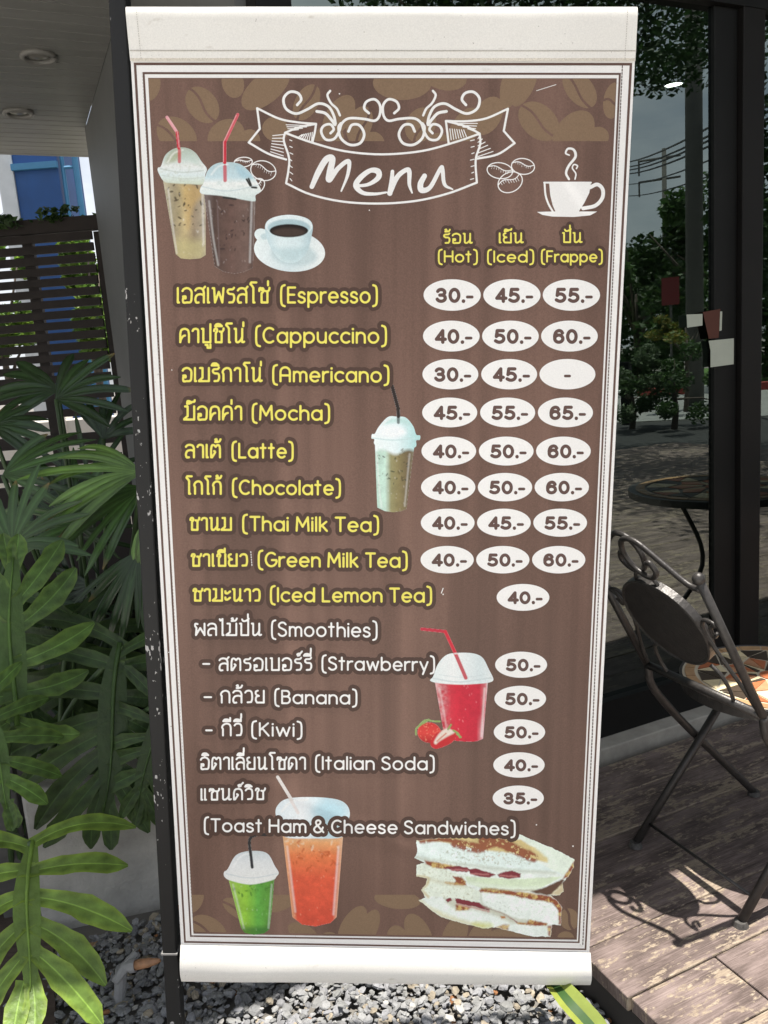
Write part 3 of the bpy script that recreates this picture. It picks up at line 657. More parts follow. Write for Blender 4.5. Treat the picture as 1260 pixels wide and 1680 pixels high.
for i, (bx, by, bd, tx_, ty_, td, wd, col, tilt) in enumerate((
        (52, 1385, 1.47, 42, 1625, 1.235, 0.62, LTG, (0, 0, 0.7)),
        (200, 1060, 1.80, 165, 1345, 1.66, 0.60, DKG, (0.1, 0, 0.5)),
        (22, 1185, 1.62, 20, 905, 1.72, 0.42, MDG, (0.1, 0, 0.6)),
        (-30, 1150, 1.55, 20, 1330, 1.48, 0.5, MDG, (0.2, 0, 0.6)),
        (262, 1150, 1.75, 225, 1335, 1.68, 0.5, DKG, (0, 0, 0.5)),
        (120, 1010, 1.95, 125, 1240, 1.88, 0.55, DKG, (0, 0, 0.4)),
        (10, 1010, 1.95, 60, 1210, 1.85, 0.55, DKG, (0, 0, 0.5)))):
    bp_, tp_ = hd(bx, by, bd), hd(tx_, ty_, td)
    nr = cn(bp_) + np.array(tilt)
    philo_leaf(ph, bp_, tp_, nr, wd, col, lobes=(6, 8, 6, 6, 7, 8, 7)[i], seed=i + 3, origin=root1, lw_=(0.056, 0.040, 0.046, 0.05, 0.044, 0.044, 0.044)[i], droop=(0.30, 0.22, 0.2, 0.3, 0.25, 0.3, 0.3)[i])
    petiole(ph, root1, root1 + np.array([0.03 * i - 0.08, 0.02 * i, 0.02]), bp_)

def palm_fan(parent, origin, c, axis, nrm, ln, n, spread, col, w=0.017, droop=0.5, seed=0):
    r = np.random.default_rng(seed); c = np.array(c) - origin
    A = np.array(axis, float); A /= np.linalg.norm(A); Nn = np.array(nrm, float); Nn -= A * (A @ Nn); Nn /= np.linalg.norm(Nn); S = np.cross(Nn, A); b = MB()
    for k in range(n):
        a = RAD(spread) * ((k + 0.5) / n - 0.5) * 1.0 + r.uniform(-0.05, 0.05)
        d = A * math.cos(a) + S * math.sin(a); side = -A * math.sin(a) + S * math.cos(a)
        l = ln * (1 - 0.25 * abs(a) / RAD(max(spread, 1) / 2)) * r.uniform(0.85, 1.12); rows = 8; vs = []; ww = w * r.uniform(0.75, 1.2); dr = droop * r.uniform(0.6, 1.4); tw = r.uniform(-0.5, 0.5)
        for j in range(rows + 1):
            s = j / rows; p = c + d * l * s + Nn * (0.02 * math.sin(s * 3)) * l + np.array([0, 0, -dr * l * s * s * 0.5])
            wd = ww * min(1, 0.25 + 2.2 * s) * (1 if s < 0.75 else max(0.12, 1 - ((s - 0.75) / 0.27) ** 2))
            sd = side * math.cos(tw * s) + Nn * math.sin(tw * s)
            vs += [p - sd * wd, p - sd * wd * 0.5 + Nn * 0.16 * wd, p - Nn * 0.16 * wd, p + sd * wd * 0.5 + Nn * 0.16 * wd, p + sd * wd]
        ct = np.array(col) * r.uniform(0.7, 1.3); n0 = len(b.v)
        b.add(vs, [(i * 5 + j, i * 5 + j + 1, i * 5 + j + 6, i * 5 + j + 5) for i in range(rows) for j in range(4)], tuple(ct))
        for i in range(rows + 1):
            b.c[n0 + i * 5 + 2] = tuple(ct * 1.7)
            if i == rows and r.random() < 0.35:
                for q_ in range(5): b.c[n0 + i * 5 + q_] = (0.22, 0.15, 0.05)
    return b.build('frond', m_palm, parent, smooth=True)
root2 = hd(120, 1250, 2.25); root2[2] = 0
pl = empty('lady_palm', root2, label='lady palm with finger like fronds in front of the slat fence', cat='plant')
PG = (0.050, 0.105, 0.028); PD = (0.024, 0.052, 0.016); PL = (0.10, 0.185, 0.038)
U = M[:, 0]; V = M[:, 1]; Fd = M[:, 2]
def fan(px, py, y, ax, ln, n, spread, col, w=0.017, droop=0.4, seed=0, tilt=0.3, back=0.0):
    c = hd(px, py, y); axis = U * ax[0] + V * ax[1] + Fd * back
    palm_fan(pl, root2, c, axis, -Fd + np.array([0, 0, tilt]), ln * 1.18, n + 1, spread, col, w * 0.86, droop * 1.35, seed)
    a = np.zeros(3); e_ = c - root2
    b = MB(); b.tube(spline([np.array([0.04 * math.sin(seed), 0.03 * math.cos(seed), 0]), e_ * 0.5 + np.array([0.03, 0.05, 0.06]), e_]), [0.006] * 15, 6); b.build('stem', m_stem, pl, smooth=True)
fan(232, 775, 1.95, (-1, 0.12), 0.245, 8, 80, PL, 0.0125, 0.45, 1)
fan(235, 800, 2.0, (-0.9, -0.5), 0.22, 6, 70, PG, 0.0125, 0.3, 2)
fan(92, 655, 2.3, (0.8, 0.55), 0.20, 6, 110, PD, 0.0164, 0.35, 3)
fan(95, 640, 2.4, (-0.9, 0.15), 0.19, 5, 80, PD, 0.0172, 0.3, 4)
fan(20, 895, 1.9, (0.35, 0.95), 0.20, 9, 150, PG, 0.0125, 0.35, 5)
fan(5, 780, 2.1, (0.8, 0.3), 0.24, 7, 90, PG, 0.012, 0.3, 6)
fan(130, 860, 2.1, (-0.3, 0.6), 0.22, 8, 170, PG, 0.013, 0.4, 7)
fan(228, 905, 1.9, (-0.45, -0.9), 0.19, 7, 75, PD, 0.0109, 0.2, 8)
fan(235, 860, 1.9, (-0.12, -1), 0.09, 3, 35, PL, 0.013, 0.1, 9)
fan(150, 960, 2.25, (-0.6, -0.5), 0.22, 8, 160, PD, 0.0109, 0.4, 10)
fan(80, 985, 2.2, (0.2, -0.9), 0.2, 8, 170, PD, 0.0117, 0.4, 11)
fan(190, 1010, 2.1, (-0.2, -1), 0.2, 8, 120, PD, 0.0117, 0.3, 12)
fan(60, 820, 2.35, (0.6, -0.6), 0.24, 8, 170, PD, 0.0109, 0.4, 13)
fan(170, 720, 2.35, (0.2, 0.8), 0.18, 6, 120, PD, 0.0125, 0.4, 14)
fan(-15, 700, 2.2, (0.9, 0.2), 0.14, 6, 100, PD, 0.0140, 0.4, 15)
fan(40, 1100, 2.3, (0.6, -0.3), 0.24, 8, 170, PD, 0.0125, 0.4, 16)
fan(170, 1180, 2.2, (0.1, -0.9), 0.2, 8, 170, PD, 0.0125, 0.4, 17)
fan(110, 880, 2.5, (0.1, 0.9), 0.26, 9, 190, PD, 0.0109, 0.3, 18)
fan(150, 800, 2.6, (-0.2, 0.9), 0.24, 8, 170, PD, 0.0109, 0.3, 19)

# dim undergrowth at the back of the bed
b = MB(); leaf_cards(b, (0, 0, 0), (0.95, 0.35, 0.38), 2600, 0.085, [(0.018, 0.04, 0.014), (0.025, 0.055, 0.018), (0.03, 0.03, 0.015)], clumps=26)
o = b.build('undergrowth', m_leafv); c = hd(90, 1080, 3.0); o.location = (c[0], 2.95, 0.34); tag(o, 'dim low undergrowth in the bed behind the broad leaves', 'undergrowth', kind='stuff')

# strap leaf at the foot of the banner
c0 = hz(1005, 1720, 0.0); b = MB()
pts = [hd(1012, 1745, 1.16), hd(975, 1690, 1.20), hd(935, 1645, 1.24), hd(905, 1610, 1.30), hd(880, 1592, 1.36)]
ws = [0.016, 0.022, 0.022, 0.017, 0.003]; vs = []; cs = []
sl = empty('strap_leaf_plant', (pts[0][0], pts[0][1], 0.0), label='striped yellow green strap leaf poking from the gravel below the banner', cat='plant')
org = np.array(sl.location)
sp = spline(pts, 4); wq = np.interp(np.linspace(0, 1, len(sp)), np.linspace(0, 1, 5), ws)
for p, w in zip(sp, wq):
    t_ = np.array([0.9, 0.35, 0.25]); t_ /= np.linalg.norm(t_)
    for q, dz in ((-1, 0.35), (-0.35, 0.0), (0.35, 0.0), (1, 0.35)): vs.append(p + t_ * w * q + np.array([0, 0, dz * w]) - org)
n = len(sp)
for j, col in ((0, (0.24, 0.28, 0.05)), (1, (0.035, 0.085, 0.02)), (2, (0.22, 0.27, 0.06))):
    v2 = []; 
    for i in range(n): v2 += [vs[i * 4 + j], vs[i * 4 + j + 1]]
    b.add(v2, [(i * 2, i * 2 + 1, i * 2 + 3, i * 2 + 2) for i in range(n - 1)], col)
b.build('leaf', mat('strap_leaf', (1, 1, 1), 0.55, var=0.15, scale=30, vc=True, trans=0.2, spec=0.25), sl, smooth=True)
b = MB(); b.tube([(0, 0, 0.0), pts[0] - org], 0.008, 7); b.build('stem', m_stem, sl)

# grey garden valve on a short orange pipe beside the post
va, vb = hd(198, 1588, 1.46), hd(262, 1576, 1.46)
tap = empty('garden_valve', (va[0], va[1], va[2]), label='grey plastic garden valve with T handle and orange spout beside the post', cat='valve')
m_pvc = mat('grey_plastic', (0.30, 0.30, 0.31), 0.55, var=0.15, scale=40); m_cop = mat('orange_spout', (0.42, 0.22, 0.12), 0.5, var=0.35, scale=60)
v = vb - va; b = MB(); b.tube([v * 0.05, v * 0.32], 0.011, 12); b.tube([v * 0.24, v * 0.38], 0.0135, 12); b.build('body', m_pvc, tap)
b = MB(); b.tube([v * 0.38, v * 0.7, v * 0.92, v * 1.02], [0.0105, 0.0095, 0.006, 0.003], 10); b.build('spout', m_cop, tap, smooth=True)
hv = hd(186, 1600, 1.43) - hd(214, 1558, 1.47); b = MB(); b.tube([v * 0.16 - hv * 0.55, v * 0.12, v * 0.10 + hv * 0.6], [0.008, 0.011, 0.008], 8); b.build('handle', m_pvc, tap)
b = MB(); q = v * 0.02; b.tube([q, q + np.array([-0.02, 0.01, -va[2]])], 0.012, 10); b.build('riser', m_pvc, tap)
# fallen leaf
fl = hz(122, 1572, 0.03); b = MB()
for i in range(7):
    s = i / 6; w = 0.011 * math.sin(math.pi * (s * 0.9 + 0.06)); b.v += [(s * 0.055, -w, 0.006 * math.sin(s * 3)), (s * 0.055, 0, 0.002), (s * 0.055, w, 0.008 * math.sin(s * 3 + 0.5))]; b.c += [(1, 1, 1)] * 3
b.f = [[i * 3 + j, i * 3 + j + 1, i * 3 + j + 4, i * 3 + j + 3] for i in range(6) for j in range(2)]; b.mi = [0] * 12
o = b.build('fallen_leaf', mat('dry_leaf', (0.30, 0.19, 0.10), 0.8, var=0.3, scale=60)); o.location = fl; o.rotation_euler = (0.1, -0.2, 0.7); tag(o, 'curled dry brown leaf lying on the gravel left of the post', 'leaf')
# ------------------------------------------------------------------ the menu banner
BP = RAD(10.5)
B2C = np.array([[1, 0, 0], [0, math.sin(BP), math.cos(BP)], [0, math.cos(BP), -math.sin(BP)]])
RB = M @ B2C                       # the stand leans a few degrees off plumb
BD = 1.295
BBASE = np.array([-0.404, 1.335, -1.262])
bl = CAMP + RB @ BBASE
banner = empty('menu_banner', bl, label='tall brown and white drinks menu banner on a black steel post', cat='menu banner')
banner.rotation_euler = Matrix(RB.tolist()).to_euler()
def swell(X, Z):
    """how far the vinyl bellies toward the front, metres"""
    z = Z + 1.12
    return (0.012 * (1 - np.clip(z / 1.65, 0, 1.2)) ** 2 * 1.0
            + 0.0014 * np.sin(27 * X + 0.9 + 0.5 * np.sin(2.2 * z)) + 0.0005 * np.sin(61 * X + 2 * z) + 0.0012 * np.sin(3.1 * z + 1.5 * X)
            + 0.0006 * np.sin(9 * z + 7 * X)
            + 0.0010 * np.exp(-((X * 0.8 + z * 0.6 - 1.05) / 0.012) ** 2) * np.exp(-((X - 0.25) / 0.12) ** 2) + 0.0009 * np.exp(-((X * 0.9 - z * 0.45 + 0.42) / 0.011) ** 2) * np.exp(-((X + 0.22) / 0.1) ** 2)
            + 0.0008 * np.exp(-((X * 0.5 + z - 0.30) / 0.014) ** 2) * np.exp(-((X + 0.05) / 0.16) ** 2))
GAP = 0.000035
def P2B(px, py, lev=0.0, extra=None):
    px = np.asarray(px, float); py = np.asarray(py, float)
    x = (px - 630) / FPX; u = -(py - 840) / FPX
    dx, dy, dz = x, math.cos(BP) + u * math.sin(BP), -math.sin(BP) + u * math.cos(BP)
    y = np.full(px.shape, BD)
    for _ in range(4):
        X = dx / dy * y; Z = dz / dy * y; y = BD - swell(X, Z)
    X = dx / dy * y; Z = dz / dy * y; y = y - lev * GAP
    if extra is not None: y = y - extra
    return np.stack([X - BBASE[0], y - BBASE[1], Z - BBASE[2]], -1)

def mesh_np(name, V, F, mats, parent, mi=None, col=None, smooth=True):
    me = bpy.data.meshes.new(name); nF = len(F); k = F.shape[1]
    me.vertices.add(len(V)); me.vertices.foreach_set('co', np.ascontiguousarray(V, np.float32).ravel())
    me.loops.add(nF * k); me.loops.foreach_set('vertex_index', np.ascontiguousarray(F, np.int32).ravel())
    me.polygons.add(nF); me.polygons.foreach_set('loop_start', np.arange(0, nF * k, k, dtype=np.int32))
    for m_ in (mats if isinstance(mats, (list, tuple)) else [mats]): me.materials.append(m_)
    if mi is not None: me.polygons.foreach_set('material_index', np.ascontiguousarray(mi, np.int32))
    if smooth: me.polygons.foreach_set('use_smooth', np.ones(nF, bool))
    if col is not None:
        ca = me.color_attributes.new('Col', 'FLOAT_COLOR', 'POINT'); c4 = np.ones((len(V), 4), np.float32); c4[:, :3] = col; ca.data.foreach_set('color', c4.ravel())
    me.update(calc_edges=True); me.validate()
    o = bpy.data.objects.new(name, me); COL.objects.link(o); o.parent = parent
    return o

def iso(GX, GY, S, col=None):
    """filled region S<0 of a grid as triangles with clean edges; returns px,py,F,col"""
    ny, nx = S.shape; idx = np.arange(ny * nx).reshape(ny, nx)
    a, b, c, d = idx[:-1, :-1].ravel(), idx[:-1, 1:].ravel(), idx[1:, 1:].ravel(), idx[1:, :-1].ravel()
    T = np.concatenate([np.stack([a, c, b], 1), np.stack([a, d, c], 1)])
    s = S.ravel(); X = GX.ravel(); Y = GY.ravel(); ins = s[T] < 0; k = ins.sum(1)
    F = [T[k == 3]]; VX, VY = [X], [Y]; VC = [col.reshape(-1, 3)] if col is not None else None
    base = [len(X)]
    def cut(p, q):
        t_ = s[p] / (s[p] - s[q]); VX.append(X[p] + (X[q] - X[p]) * t_); VY.append(Y[p] + (Y[q] - Y[p]) * t_)
        if VC is not None:
            cc = col.reshape(-1, 3); VC.append(np.where((s[p] < s[q])[:, None], cc[p], cc[q]))
        r = base[0] + np.arange(len(p)); base[0] += len(p); return r
    for cnt_ in (1, 2):
        sel = T[k == cnt_]; im = ins[k == cnt_]
        lone = np.argmax(im if cnt_ == 1 else ~im, 1); r_ = np.arange(len(sel))
        p, q, r = sel[r_, lone], sel[r_, (lone + 1) % 3], sel[r_, (lone + 2) % 3]
        if len(sel) == 0: continue
        pq, pr = cut(p, q), cut(p, r)
        if cnt_ == 1: F.append(np.stack([p, pq, pr], 1))
        else: F.append(np.stack([pq, q, r], 1)); F.append(np.stack([pq, r, pr], 1))
    F = np.concatenate(F); VX = np.concatenate(VX); VY = np.concatenate(VY)
    used, inv = np.unique(F.ravel(), return_inverse=True)
    return VX[used], VY[used], inv.reshape(-1, 3), (np.concatenate(VC)[used] if VC is not None else None)
def grid(x0, y0, x1, y1, h):
    xs = np.arange(x0, x1 + h, h); ys = np.arange(y0, y1 + h, h); return np.meshgrid(xs, ys)
def sd_strokes(GX, GY, strokes, h, pad=16):
    """strokes: list of (points Nx2, radius or radii); distance minus radius"""
    S = np.full(GX.shape, 99.0); x0, y0 = GX[0, 0], GY[0, 0]; ny, nx = GX.shape
    for pts, rad in strokes:
        pts = np.asarray(pts, float); rr = np.broadcast_to(np.asarray(rad, float), (len(pts),))
        if len(pts) == 1: pts = np.vstack([pts, pts + 1e-4]); rr = np.repeat(rr, 2)
        for (p, q, ra, rb_) in zip(pts[:-1], pts[1:], rr[:-1], rr[1:]):
            i0 = max(0, int((min(p[0], q[0]) - pad - x0) / h)); i1 = min(nx, int((max(p[0], q[0]) + pad - x0) / h) + 2)
            j0 = max(0, int((min(p[1], q[1]) - pad - y0) / h)); j1 = min(ny, int((max(p[1], q[1]) + pad - y0) / h) + 2)
            if i0 >= i1 or j0 >= j1: continue
            gx = GX[j0:j1, i0:i1] - p[0]; gy = GY[j0:j1, i0:i1] - p[1]; d = q - p; L2 = d @ d + 1e-12
            t_ = np.clip((gx * d[0] + gy * d[1]) / L2, 0, 1)
            v = np.hypot(gx - d[0] * t_, gy - d[1] * t_) - (ra + (rb_ - ra) * t_)
            S[j0:j1, i0:i1] = np.minimum(S[j0:j1, i0:i1], v)
    return S
def sd_poly(GX, GY, P):
    P = np.asarray(P, float); d = np.full(GX.shape, 1e9); inside = np.zeros(GX.shape, bool)
    for p, q in zip(P, np.roll(P, -1, 0)):
        e = q - p; wx, wy = GX - p[0], GY - p[1]; t_ = np.clip((wx * e[0] + wy * e[1]) / (e @ e + 1e-12), 0, 1)
        d = np.minimum(d, np.hypot(wx - e[0] * t_, wy - e[1] * t_))
        c = ((p[1] <= GY) & (q[1] > GY)) | ((q[1] <= GY) & (p[1] > GY))
        if abs(e[1]) > 1e-9: inside ^= c & (GX < p[0] + (GY - p[1]) / e[1] * e[0])
    return np.where(inside, -d, d)
def sd_ell(GX, GY, cx, cy, rx, ry, ang=0.0):
    a = RAD(ang); x = (GX - cx) * math.cos(a) + (GY - cy) * math.sin(a); y = -(GX - cx) * math.sin(a) + (GY - cy) * math.cos(a)
    k = np.hypot(x / rx, y / ry); g = np.hypot(x / rx ** 2, y / ry ** 2) + 1e-9
    return k * (k - 1) / g
def cr(pts, k=6, closed=False):
    p = [np.array(q, float) for q in pts]
    if len(p) < 3: return np.array(p)
    p = ([p[-1]] + p + [p[0], p[1]]) if closed else ([2 * p[0] - p[1]] + p + [2 * p[-1] - p[-2]]); out = []
    for i in range(1, len(p) - 2):
        for j in range(k):
            t_ = j / k; a, b_, c_, d_ = p[i - 1], p[i], p[i + 1], p[i + 2]
            out.append(0.5 * ((2 * b_) + (-a + c_) * t_ + (2 * a - 5 * b_ + 4 * c_ - d_) * t_ ** 2 + (-a + 3 * b_ - 3 * c_ + d_) * t_ ** 3))
    out.append(p[-2]); return np.array(out)

# ---- print materials (vinyl with a fine weave)
def vinyl(name, col, vc=False, rough=0.42, weave=0.10, streak=0.0, dirt=False):
    m = bpy.data.materials.new(name); m.use_nodes = True; t = m.node_tree; b = t.nodes['Principled BSDF']; L = t.links.new
    b.inputs['Roughness'].default_value = rough; b.inputs['Specular IOR Level'].default_value = 0.2
    tcn = t.nodes.new('ShaderNodeTexCoord')
    if vc: a = t.nodes.new('ShaderNodeVertexColor'); a.layer_name = 'Col'; base = a.outputs[0]
    else: a = t.nodes.new('ShaderNodeRGB'); a.outputs[0].default_value = (*col, 1); base = a.outputs[0]
    def nz(scale, st, det=4):
        mp = t.nodes.new('ShaderNodeMapping'); mp.inputs['Scale'].default_value = st; L(tcn.outputs['Object'], mp.inputs[0])
        n = t.nodes.new('ShaderNodeTexNoise'); n.inputs['Scale'].default_value = scale; n.inputs['Detail'].default_value = det; L(mp.outputs[0], n.inputs[0]); return n.outputs['Fac']
    def mr(s, lo, hi):
        q = t.nodes.new('ShaderNodeMapRange'); q.inputs[1].default_value = 0.3; q.inputs[2].default_value = 0.7; q.inputs[3].default_value = lo; q.inputs[4].default_value = hi; L(s, q.inputs[0]); return q.outputs[0]
    f = mr(nz(480, (1, 1, 1), 2), 1 - weave, 1 + weave)
    for s_, (lo, hi) in ((nz(2.2, (1, 1, 1)), (1 - weave * 0.6, 1 + weave * 0.6)),) + (((nz(34, (1, 0.05, 0.02), 3), (1 - streak, 1 + streak)), (nz(7, (1, 0.05, 0.10), 3), (1 - 2.1 * streak, 1 + 2.1 * streak))) if streak else ()):
        q = t.nodes.new('ShaderNodeMath'); q.operation = 'MULTIPLY'; L(f, q.inputs[0]); L(mr(s_, lo, hi), q.inputs[1]); f = q.outputs[0]
    h = t.nodes.new('ShaderNodeVectorMath'); h.operation = 'SCALE'; L(base, h.inputs[0]); L(f, h.inputs['Scale']); src_ = h.outputs[0]
    if dirt:
        r_ = t.nodes.new('ShaderNodeValToRGB'); L(nz(26, (1, 1, 2.2), 8), r_.inputs[0]); r_.color_ramp.elements[0].position = 0.66; r_.color_ramp.elements[1].position = 0.86
        q = t.nodes.new('ShaderNodeMix'); q.data_type = 'RGBA'; L(r_.outputs[0], q.inputs[0]); L(src_, q.inputs[6]); q.inputs[7].default_value = (0.40, 0.35, 0.28, 1)
        r2 = t.nodes.new('ShaderNodeValToRGB'); L(nz(210, (1, 1, 1), 2), r2.inputs[0]); r2.color_ramp.elements[0].position = 0.74; r2.color_ramp.elements[1].position = 0.80
        q2 = t.nodes.new('ShaderNodeMix'); q2.data_type = 'RGBA'; L(r2.outputs[0], q2.inputs[0]); L(q.outputs[2], q2.inputs[6]); q2.inputs[7].default_value = (0.16, 0.13, 0.11, 1); src_ = q2.outputs[2]
    L(src_, b.inputs['Base Color'])
    return m
PAPER = (0.78, 0.765, 0.745)
m_vwhite = vinyl('white_vinyl', PAPER, weave=0.035, dirt=True)
m_vbrown = vinyl('brown_print', (0.152, 0.090, 0.069), weave=0.11, streak=0.15)
m_vdark = vinyl('dark_brown_print', (0.076, 0.044, 0.034), weave=0.08)
m_vline = vinyl('line_print', (0.115, 0.068, 0.055), weave=0.08)
m_vbean = vinyl('bean_print', (0.215, 0.142, 0.088), weave=0.09)
m_vyel = vinyl('yellow_print', (0.78, 0.70, 0.13), weave=0.05)
m_vink = vinyl('white_print', (0.80, 0.79, 0.77), weave=0.04)
m_vpic = vinyl('picture_print', (1, 1, 1), vc=True, weave=0.06)
m_vdig = vinyl('digit_print', (0.115, 0.068, 0.058), weave=0.06)

# ---- post, arms
m_post = bpy.data.materials.new('chipped_black_paint'); m_post.use_nodes = True
t = m_post.node_tree; L = t.links.new; B = t.nodes['Principled BSDF']; B.inputs['Roughness'].default_value = 0.5; B.inputs['Specular IOR Level'].default_value = 0.25
tcn = t.nodes.new('ShaderNodeTexCoord')
def pn(scale, st, det=5):
    mp_ = t.nodes.new('ShaderNodeMapping'); mp_.inputs['Scale'].default_value = st; L(tcn.outputs['Object'], mp_.inputs[0])
    n = t.nodes.new('ShaderNodeTexNoise'); n.inputs['Scale'].default_value = scale; n.inputs['Detail'].default_value = det; L(mp_.outputs[0], n.inputs[0]); return n.outputs['Fac']
sc_ = math2('ADD', math2('MULTIPLY', pn(130, (1, 1, 0.55), 6), 0.55), math2('MULTIPLY', pn(9, (1, 1, 0.5), 2), 0.5))
L(ramp(sc_, [(0.635, (0.016, 0.016, 0.016)), (0.65, (0.42, 0.41, 0.40))]), B.inputs['Base Color'])
def post_frame(px0, px1, py, dep):
    x = (np.array([px0, px1]) - 630) / FPX; u = -(py - 840) / FPX
    dy, dz = math.cos(BP) + u * math.sin(BP), -math.sin(BP) + u * math.cos(BP)
    return x / dy * dep, dz / dy * dep
PD_ = BD + 0.012
xa, za = post_frame(181, 208.5, 40, PD_); xb, zb = post_frame(265, 289, 1565, PD_)
px0, px1 = (xa[0] + xb[0]) / 2 - BBASE[0], (xa[1] + xb[1]) / 2 - BBASE[0]
yb = PD_ - BBASE[1]; zj = zb - BBASE[2]; ztop = 0.585 - BBASE[2]
b = MB(); b.box(px0, yb, zj + 0.001, px1, yb + 0.03, ztop); post = b.build('post', m_post, banner, bevel=0.0025)
b = MB(); b.box(px0 + 0.0005, yb + 0.0005, -0.02, px1 + 0.0015, yb + 0.0295, zj - 0.0005); b.build('sleeve', m_post, post, bevel=0.002)
b = MB(); b.box(px0 - 0.002, yb - 0.002, zj - 0.002, px1 + 0.002, yb + 0.032, zj + 0.001); b.build('collar', mat('collar_paint', (0.20, 0.195, 0.19), 0.5), post)
b = MB(); b.ball(((px0 + px1) / 2, yb + 0.015, ztop), 0.0165, 12, 8, (1, 1, 0.6)); b.build('cap', m_post, post, smooth=True)
for (py, nm) in ((40, 'top_arm'), (1592, 'bottom_arm')):
    q = P2B(np.array([216.0 if py < 100 else 301.0, 1040.0 if py < 100 else 964.0]), np.array([py, py + (0 if py < 100 else 8)]))
    b = MB(); b.tube([(px1 + 0.001, yb + 0.015, q[0][2]), (q[0][0], yb + 0.010, q[0][2]), (q[1][0], yb + 0.010, q[1][2])], 0.008, 10); b.build(nm, m_post, banner, smooth=True)

# ---- sheet
def edge_l(py): return np.interp(py, [13, 102, 1549, 1612], [207, 214.5, 297.0, 299.0])
def edge_r(py): return np.interp(py, [13, 102, 1562, 1614], [1045, 1041.5, 967.0, 966.5])
def sheet_mesh(name, py0l, py1l, py0r, py1r, nx, ny, mat_, parent, lev=0.0, bulge=None, dx=(0, 0)):
    u = np.linspace(0, 1, nx); v = np.linspace(0, 1, ny); Ug, Vg = np.meshgrid(u, v)
    py = (py0l + (py1l - py0l) * Vg) * (1 - Ug) + (py0r + (py1r - py0r) * Vg) * Ug
    px = (edge_l(py) + dx[0]) * (1 - Ug) + (edge_r(py) + dx[1]) * Ug
    ex = bulge(Ug, Vg) if bulge else None
    V_ = P2B(px, py, lev, ex).reshape(-1, 3); i = np.arange(nx * ny).reshape(ny, nx)
    F = np.stack([i[:-1, :-1].ravel(), i[1:, :-1].ravel(), i[1:, 1:].ravel(), i[:-1, 1:].ravel()], 1)
    return mesh_np(name, V_, F, mat_, parent)
sheet = sheet_mesh('banner_sheet', 92, 1552, 92, 1565, 160, 330, m_vwhite, banner, -5.0)
# hems: rod pockets that bulge over their arms, the lower one facing up to the sun
m_vhem = vinyl('hem_vinyl', (0.755, 0.735, 0.69), weave=0.05, dirt=True)
hemT = sheet_mesh('top_hem', 12, 101, 12, 101, 120, 26, m_vhem, banner, 3.0, lambda U_, V_: 0.0012 + 0.0048 * (1 - np.exp(-V_ / 0.07)) * (1 - 0.75 * V_) + 0.00012 * np.sin(23 * U_ + 3 * np.sin(5 * V_ + 4 * U_)))
hemB = sheet_mesh('bottom_hem', 1549, 1608, 1562, 1614, 120, 30, m_vhem, banner, 3.0, lambda U_, V_: 0.0012 + 0.0105 * np.where(V_ < 0.62, np.sin(np.pi / 2 * V_ / 0.62), np.cos(np.pi / 2 * (V_ - 0.62) / 0.42) * 0.9 + 0.1) + 0.0005 * np.sin(14 * U_ + 5 * V_ + 2 * np.sin(5 * U_)) * V_, dx=(-0.5, 1.5))
m_seam = vinyl('seam_print', (0.42, 0.39, 0.35), weave=0.2)
m_stain = vinyl('stain_print', (0.62, 0.57, 0.49), weave=0.16, dirt=True)
def dashes(a, c, n, duty, r):
    a, c = np.array(a, float), np.array(c, float); out = []
    for i in range(n):
        p = a + (c - a) * (i / n); q = a + (c - a) * ((i + duty) / n); out.append((np.array([p, q]), r))
    return out
def flat(name, strokes=None, S=None, G=None, h=1.0, mat_=None, parent=None, lev=1.0, extra=None):
    if S is None:
        P_ = np.concatenate([np.asarray(s[0]) for s in strokes]); rm = max(float(np.max(s[1])) for s in strokes) + 3
        G = grid(P_[:, 0].min() - rm, P_[:, 1].min() - rm, P_[:, 0].max() + rm, P_[:, 1].max() + rm, h); S = sd_strokes(*G, strokes, h, pad=rm + 2)
    X, Y, F, _ = iso(*G, S); return mesh_np(name, P2B(X, Y, lev, extra), F, mat_, parent)
m_stt = vinyl('stitch_print', (0.13, 0.10, 0.09), weave=0.1)
flat('edge_stitching', dashes((233, 119), (318, 1540), 260, 0.5, 0.32), h=0.5, mat_=m_seam, parent=sheet, lev=7)
flat('edge_stitching', dashes((1021, 108), (956, 1552), 260, 0.55, 0.9), h=0.8, mat_=m_stt, parent=sheet, lev=7)

def quad_frame(name, c, th, mat_, lev):
    """printed frame line: c = four photo corners TL TR BR BL, th = thickness"""
    c = np.array(c, float); ins = c.copy()
    for i, (sx, sy) in enumerate(((1, 1), (-1, 1), (-1, -1), (1, -1))): ins[i] += np.array([sx * th[i], sy * th[i]])
    V_ = []; F = []; n = 60
    for i in range(4):
        j = (i + 1) % 4; u = np.linspace(0, 1, n)[:, None]; A = c[i] * (1 - u) + c[j] * u; Bq = ins[i] * (1 - u) + ins[j] * u
        b0 = len(V_) * 2 * n; V_.append(np.concatenate([A, Bq])); k = np.arange(n - 1); F.append(np.stack([b0 + k, b0 + n + k, b0 + n + k + 1, b0 + k + 1], 1))
    V_ = np.concatenate(V_); return mesh_np(name, P2B(V_[:, 0], V_[:, 1], lev), np.concatenate(F), mat_, sheet)
OUT = [(219.3, 102.7), (1037.2, 103.2), (961.9, 1558.8), (302.1, 1546.7)]
INN = [(233.8, 118.2), (1018.7, 119.6), (950.8, 1547.2), (311.8, 1537.0)]
BGC = [(242.9, 127.7), (1011.9, 128.5), (946.3, 1541.8), (317.3, 1531.8)]
quad_frame('border_line', OUT, (4.3, 4.3, 2.6, 2.8), m_vline, 1.0)
quad_frame('border_line', INN, (3.6, 3.4, 2.4, 2.5), m_vline, 1.0)
c = np.array(BGC); n1, n2 = 140, 300; U_, V_ = np.meshgrid(np.linspace(0, 1, n1), np.linspace(0, 1, n2))
